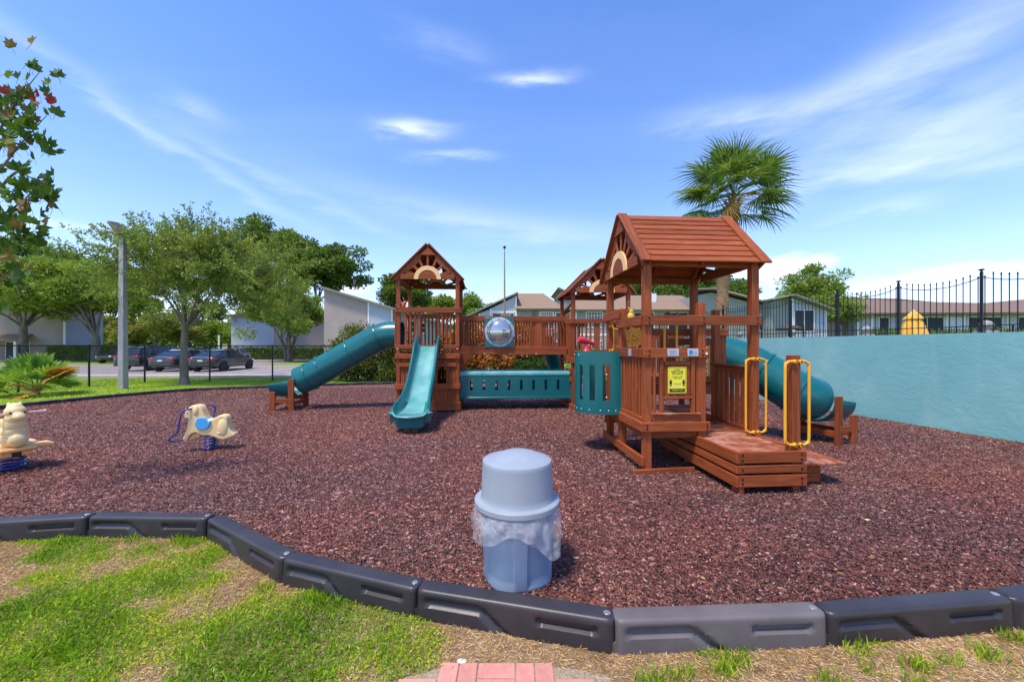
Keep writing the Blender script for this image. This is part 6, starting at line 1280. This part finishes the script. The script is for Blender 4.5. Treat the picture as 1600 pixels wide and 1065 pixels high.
window(t, 1.3, 2.4, 2.3, 4.4, 0, 1, 1, TRIM, flat('pale_door', (.55, .6, .65), .5)); mb = MB(); [mb.box(x, x+.22, -.06, 0, 0, 4.7) for x in (-6.9, -5.6, -3.3, 1.0, 2.5, 6.3, 9.6)]; each(mb, 'corner_trim', TRIM, t)
t = house('far_roof', 'corner of another brown roof at the far right edge', 61.5, 48); wall(t, -3, 6, 0, 5.6, TAN); slab(t, [(-3.6, -.6, 5.6), (6, -.6, 7.9), (6, 8, 7.9), (-3.6, 8, 5.6)], .2, SHINGD)
# tan building left of centre
t = house('tan_building', 'tan building with a long slanting roof edge behind the hedge and trees', -13, 38)
wall(t, -5.6, -1.2, 0, 5, TAN, top=[(-5.6, 7.35), (-1.2, 6.15)]); wall(t, -1.2, 1.15, 0, 5, CLAPW, y=.01, top=[(-1.2, 6.15), (1.15, 5.45)]); wall(t, 1.15, 6.0, 0, 5, CLAPG, y=.6, top=[(1.15, 5.4), (6.0, 3.9)])
slab(t, [(-5.75, -.5, 7.62), (6.3, -.5, 4.05), (6.3, 8, 4.05), (-5.75, 8, 7.62)], .2, FASC); mb = MB(); mb.box(-1.27, -1.12, -.04, .0, 0, 6.1); mb.box(1.06, 1.2, -.04, 0, 0, 5.4); each(mb, 'corner_trim', TRIM, t)
window(t, 2.5, 3.2, 3.0, 4.3, .6, 1, 2); window(t, 3.8, 4.4, 3.0, 4.1, .6, 1, 2)
t = house('side_building', 'lavender grey lower building wall seen under the elm crown', -22, 54); wall(t, -17.5, -11.5, 0, 6, CLAPW); wall(t, -11.5, 7, 0, 6.2, TAN, y=.02); slab(t, [(-18, -.5, 6.0), (7.4, -.5, 6.2), (7.4, 6, 7.6), (-18, 6, 7.4)], .2, SHING)
# far left building
t = house('left_building', 'large tan and pale blue building at the far left edge', -48, 49)
wall(t, -24, -9.05, 0, 9.5, TAN, d=4.6); wall(t, -9.05, -9.0, 0, 9.4, CLAPW, y=.03, d=4.5); slab(t, [(-24.5, -.6, 9.4), (-8.4, -.6, 9.3), (-8.4, 5, 10.6), (-24.5, 5, 10.6)], .2, SHING)
mb = MB(); mb.box(-9.2, -8.96, -.05, .02, 0, 9.3); each(mb, 'corner_trim', TRIM, t); slab(t, [(-24, -2.0, 2.45), (-12.4, -2.0, 2.45), (-13.2, 0, 3.3), (-24, 0, 3.3)], .14, SHING, 'porch_roof'); mb = MB(); mb.box(-13.3, -13.0, -1.8, -1.5, 0, 2.4); mb.box(-17, -16.7, -1.8, -1.5, 0, 2.4); each(mb, 'porch_post', TRIM, t); window(t, -16.6, -13.5, .1, 2.3, 0, 1, 1, TRIM, SCREEN)
mb = MB(); mb.box(-15.9, -15.2, -.25, 0, 5.6, 5.9); mb.build('wall_lamp', FASC, t, bevel=.03)
t = house('far_house', 'tiny distant orange roofed house between the trees', -85, 118); wall(t, -4, 5, 0, 4.2, flat('peach_wall', (.6, .42, .3), .8)); slab(t, [(-5, -.6, 4.0), (6, -.6, 4.0), (4, 4, 6.5), (-3, 4, 6.5)], .2, flat('orange_roof', (.5, .25, .15), .8))
# ---------------------------------------------------------------- closed umbrella by the pool
t = thing('closed_umbrella', 'closed golden yellow pool umbrella standing behind the iron fence', 'umbrella', (15.9, 15.2, 0)); mb = MB()
fld = lambda r, z, a: r*(1+.16*math.cos(7*a+z*1.5)+.07*math.cos(15*a)); mb.lathe([(.42, 1.5), (.40, 1.9), (.36, 2.15), (.27, 2.50), (.20, 2.68), (.27, 2.71), (.20, 2.82), (.08, 2.98), (.02, 3.05)], 70, fn=fld); mb.build('canopy', flat('golden_canvas', (.72, .38, .06), .8), t, True, 60)
mb = MB(); mb.tube([(0, 0, 0), (0, 0, 3.08)], .025, 8); mb.build('pole', TRIM, t, True)
t = thing('closed_parasol', 'dark closed umbrella in front of the white gabled house', 'umbrella', (14.4, 20.0, 0)); mb = MB(); mb.lathe([(.55, 2.48), (.6, 2.55), (.4, 2.68), (.02, 2.74)], 16); mb.tube([(0, 0, 0), (0, 0, 2.7)], .03, 8); mb.build('canopy', flat('dark_canvas', (.06, .055, .05), .8), t, True)
# ================================================================ cars
TYRE = flat('tyre_rubber', (.02, .02, .02), .8); RIM = flat('alloy_rim', (.35, .36, .37), .3, metal=.8); CG = noise_mat('car_glass', [(.3, (.01, .012, .015)), (.7, (.02, .024, .03))], scale=1, rough=.05, spec=.7); TAIL = plastic('tail_lamp_red', (.45, .02, .02), rough=.2); LAMPW = plastic('head_lamp_clear', (.6, .62, .65), rough=.15); PLATE = flat('number_plate', (.7, .72, .72), .5)
def paint(nm, c): m = flat(nm, c, .28, .5, var=.03); P = m.node_tree.nodes['Principled BSDF']; P.inputs['Coat Weight'].default_value = 1; P.inputs['Coat Roughness'].default_value = .04; P.inputs['Metallic'].default_value = 0; return m
def car_proto(nm, label, cat, pm, kind='sedan'):
    t = thing(nm, label, cat); L_, W_ = (4.75, .91) if kind == 'sedan' else (4.65, .93); H = 1.45 if kind == 'sedan' else 1.72
    # stations: x (0 rear .. L front), sill, belt height, half width
    if kind == 'sedan': ST = [(0, .42, .82, .70), (.06, .30, .98, .82), (.35, .26, 1.03, .89), (1.0, .24, 1.0, .91), (2.3, .23, .97, .92), (3.3, .23, .94, .91), (4.0, .24, .86, .89), (4.5, .28, .74, .82), (4.75, .38, .60, .66)]; GH = [(.45, 1.02), (1.15, 1.37), (1.75, 1.45), (2.45, 1.43), (3.45, .95)]
    else: ST = [(0, .45, .98, .74), (.06, .34, 1.08, .85), (.35, .30, 1.12, .91), (1.0, .28, 1.10, .93), (2.3, .27, 1.07, .93), (3.2, .27, 1.05, .92), (4.0, .28, .98, .90), (4.45, .32, .85, .84), (4.65, .42, .68, .68)]; GH = [(.12, 1.10), (.45, 1.60), (1.1, 1.70), (2.5, 1.68), (3.35, 1.06)]
    mb = MB(); vs = []; K = 12
    for (x, zs, zb, w) in ST: vs += [(w*.82, x, zs), (w*.97, x, zs+.05), (w, x, zs+(zb-zs)*.35), (w*.985, x, zs+(zb-zs)*.75), (w*.93, x, zb-.02), (w*.80, x, zb+.015), (-w*.80, x, zb+.015), (-w*.93, x, zb-.02), (-w*.985, x, zs+(zb-zs)*.75), (-w, x, zs+(zb-zs)*.35), (-w*.97, x, zs+.05), (-w*.82, x, zs)]
    n = len(ST); mb.add(vs, [(i*K+q, i*K+(q+1) % K, (i+1)*K+(q+1) % K, (i+1)*K+q) for i in range(n-1) for q in range(K)]+[tuple(range(K)), tuple((n-1)*K+q for q in range(K))[::-1]])
    body = mb.build('body', pm, t, True, 40); s = body.modifiers.new('sub', 'SUBSURF'); s.levels = 1; s.render_levels = 1
    zb = lambda x: np.interp(x, [a[0] for a in ST], [a[2] for a in ST]); wb = lambda x: np.interp(x, [a[0] for a in ST], [a[3] for a in ST])
    # greenhouse: glass sides with painted roof
    gx = [g[0] for g in GH]; vs = []
    for i, (x, z) in enumerate(GH):
        w0 = wb(x)*.90; w1 = .60 if 0 < i < len(GH)-1 else w0*.9; vs += [(w0, x, zb(x)-.02), (w1 if 0 < i < 4 else w0*.96, x, z), (-(w1 if 0 < i < 4 else w0*.96), x, z), (-w0, x, zb(x)-.02)]
    mb = MB(); mb.add(vs, [(i*4+q, i*4+q+1, i*4+5+q, i*4+4+q) for i in range(4) for q in range(3)]); mb.build('glass', CG, t, True, 30)
    mb = MB(); rp = [(x, z+.012) for x, z in GH[1:4]]; vs = []
    for (x, z) in rp: vs += [(.62, x, z-.02), (.45, x, z+.02), (-.45, x, z+.02), (-.62, x, z-.02)]
    mb.add(vs, [(i*4+q, i*4+q+1, i*4+5+q, i*4+4+q) for i in range(2) for q in range(3)]); mb.build('roof', pm, t, True, 50)
    for s in (-1, 1):
        mb = MB()
        for (a, b) in ((0, 1), (3, 4)): p, q = GH[a], GH[b]; mb.tube([(s*(wb(p[0])*.87), p[0], p[1] if a == 0 else p[1]) if a == 0 else (s*.60, p[0], p[1]), (s*.60, q[0], q[1]) if a == 0 else (s*wb(q[0])*.87, q[0], q[1])], .028, 6)
        m_ = GH[2][0]; mb.tube([(s*.90*wb(m_), m_+.25, zb(m_)), (s*.605, m_+.2, GH[2][1]-.01)], .03, 6); mb.tube([(s*.63, GH[1][0], GH[1][1]), (s*.63, GH[2][0], GH[2][1]), (s*.63, GH[3][0], GH[3][1])], .022, 6)
        mb.build('window_pillar', pm, t, True)
    wm = MB(); wm.lathe([(.20, -.11), (.315, -.11), (.335, -.08), (.335, .08), (.315, .11), (.20, .11)], 28); WM = wm.mesh('tyre', TYRE, True); rm = MB(); rm.lathe([(0, .085), (.05, .09), (.06, .06), (.19, .05), (.215, .10), (.205, .11)], 28)
    for k in range(7): a = 2*PI*k/7; rm.add([(.05*math.cos(a-.4), .05*math.sin(a-.4), .085), (.05*math.cos(a+.4), .05*math.sin(a+.4), .085), (.2*math.cos(a+.14), .2*math.sin(a+.14), .10), (.2*math.cos(a-.14), .2*math.sin(a-.14), .10)], [(0, 1, 2, 3)])
    RM_ = rm.mesh('rim', RIM, True); ar = MB(); ar.lathe([(0, .0), (.375, 0), (.375, .02), (0, .02)], 24); AR = ar.mesh('wheel_arch', TYRE)
    for s in (-1, 1):
        for yw in (.95, L_-.92):
            m = Matrix.Translation((s*(W_-.10), yw, .335)) @ Matrix.Rotation(R(90*s), 4, 'Y'); w = link('wheel', WM, t, m); link('rim', RM_, w, m); link('wheel_arch', AR, t, Matrix.Translation((s*(W_-.012), yw, .345)) @ Matrix.Rotation(R(90*s), 4, 'Y') @ Matrix.Scale(1, 4) @ Matrix.Translation((0, 0, -.0)))
        mb = MB(); zl = .86 if kind == 'sedan' else 1.0; mb.ell((s*.62, .045, zl), (.20, .06, .075), n=14, k=8); mb.ell((s*.80, .14, zl), (.06, .14, .06), n=12, k=6); mb.build('tail_light', TAIL, t, True, 180)
        mb = MB(); mb.ell((s*.62, L_-.17, .68), (.16, .12, .07), n=14, k=8); mb.build('headlight', LAMPW, t, True, 180); mb = MB(); mb.ell((s*(W_+.06), 3.05 if kind == 'sedan' else 2.95, zb(3)+.04), (.09, .05, .06), n=10, k=6); mb.build('wing_mirror', pm, t, True, 180)
    mb = MB(); mb.box(-.16, .16, -.022, .03, .70, .80) if kind == 'sedan' else mb.box(-.16, .16, -.022, .03, .80, .90); mb.build('number_plate', PLATE, t)
    mb = MB(); mb.box(-.72, .72, -.045, .10, .36, .50); mb.build('bumper', flat('bumper_trim', (.02, .02, .022), .5) if 'bumper_trim' not in bpy.data.materials else bpy.data.materials['bumper_trim'], t, bevel=.03)
    mb = MB(); [mb.box(s*W_*.985-.004, s*W_*.985+.004, x-.005, x+.005, .34, .92) for s in (-1, 1) for x in (1.55, 2.45, 3.35)]; mb.build('door_gap', TYRE, t)
    return t
def copy_tree(o, par=None):
    c = o.copy(); COL.objects.link(c)
    if par is not None: c.parent = par
    for ch in list(o.children): copy_tree(ch, c)
    return c
def place(t, x, y, rz, z=-.075): t.location = (x, y, z); t.rotation_euler = (0, 0, R(rz))
BLK, DBL, DGR, SIL, WHT = paint('black_car_paint', (.010, .013, .018)), paint('dark_blue_car_paint', (.012, .022, .032)), paint('charcoal_car_paint', (.022, .03, .034)), paint('silver_car_paint', (.45, .48, .5)), paint('white_car_paint', (.7, .72, .74))
c3 = car_proto('parked_car', 'black sedan with a white number plate, the rightmost parked car', 'car', BLK); place(c3, -20.55, 25.3, 4); c3['group'] = 'cars parked beyond the fence'
c2 = car_proto('parked_car', 'dark green grey sedan parked left of the black sedan', 'car', DGR); place(c2, -23.3, 25.4, 3); c2['group'] = 'cars parked beyond the fence'
c1 = car_proto('parked_suv', 'dark blue sport utility car parked behind the lamp post', 'car', DBL, 'suv'); place(c1, -26.1, 25.9, 3); c1['group'] = 'cars parked beyond the fence'
w1 = car_proto('parked_car', 'white estate car with red tail lights beside the forked oak', 'car', WHT, 'suv'); place(w1, -50.2, 46.3, 2)
def repaint(t, m):
    for ch in t.children_recursive:
        if ch.name.split('.')[0] in ('body', 'roof', 'window_pillar', 'wing_mirror'): ch.data = ch.data.copy(); ch.data.materials[0] = m
for k, (src, x, y, rz, m, lb) in enumerate(((c3, -30.0, 43, 184, SIL, 'silver sedan in the second row right of the elm trunk'), (c3, -32.6, 43, 184, BLK, 'dark sedan in the second row just right of the elm trunk'), (c3, -35.3, 43, 182, WHT, 'white sedan in the second row behind the elm trunk'), (c1, -38.0, 43, 182, SIL, 'silver car in the second row left of the elm trunk'), (c1, -40.6, 42.5, 182, BLK, 'black car in the second row right of the lamp post'), (c3, -47.5, 50, 5, BLK, 'black car left of the white estate car'))):
    c = copy_tree(src); c['label'] = lb; c['group'] = 'cars in the second parking row'; place(c, x, y, rz); repaint(c, m)
tk = car_proto('parked_car', 'dark car parked behind the crotons under the bridge', 'car', BLK, 'suv'); place(tk, 1.65, 26.5, -3)
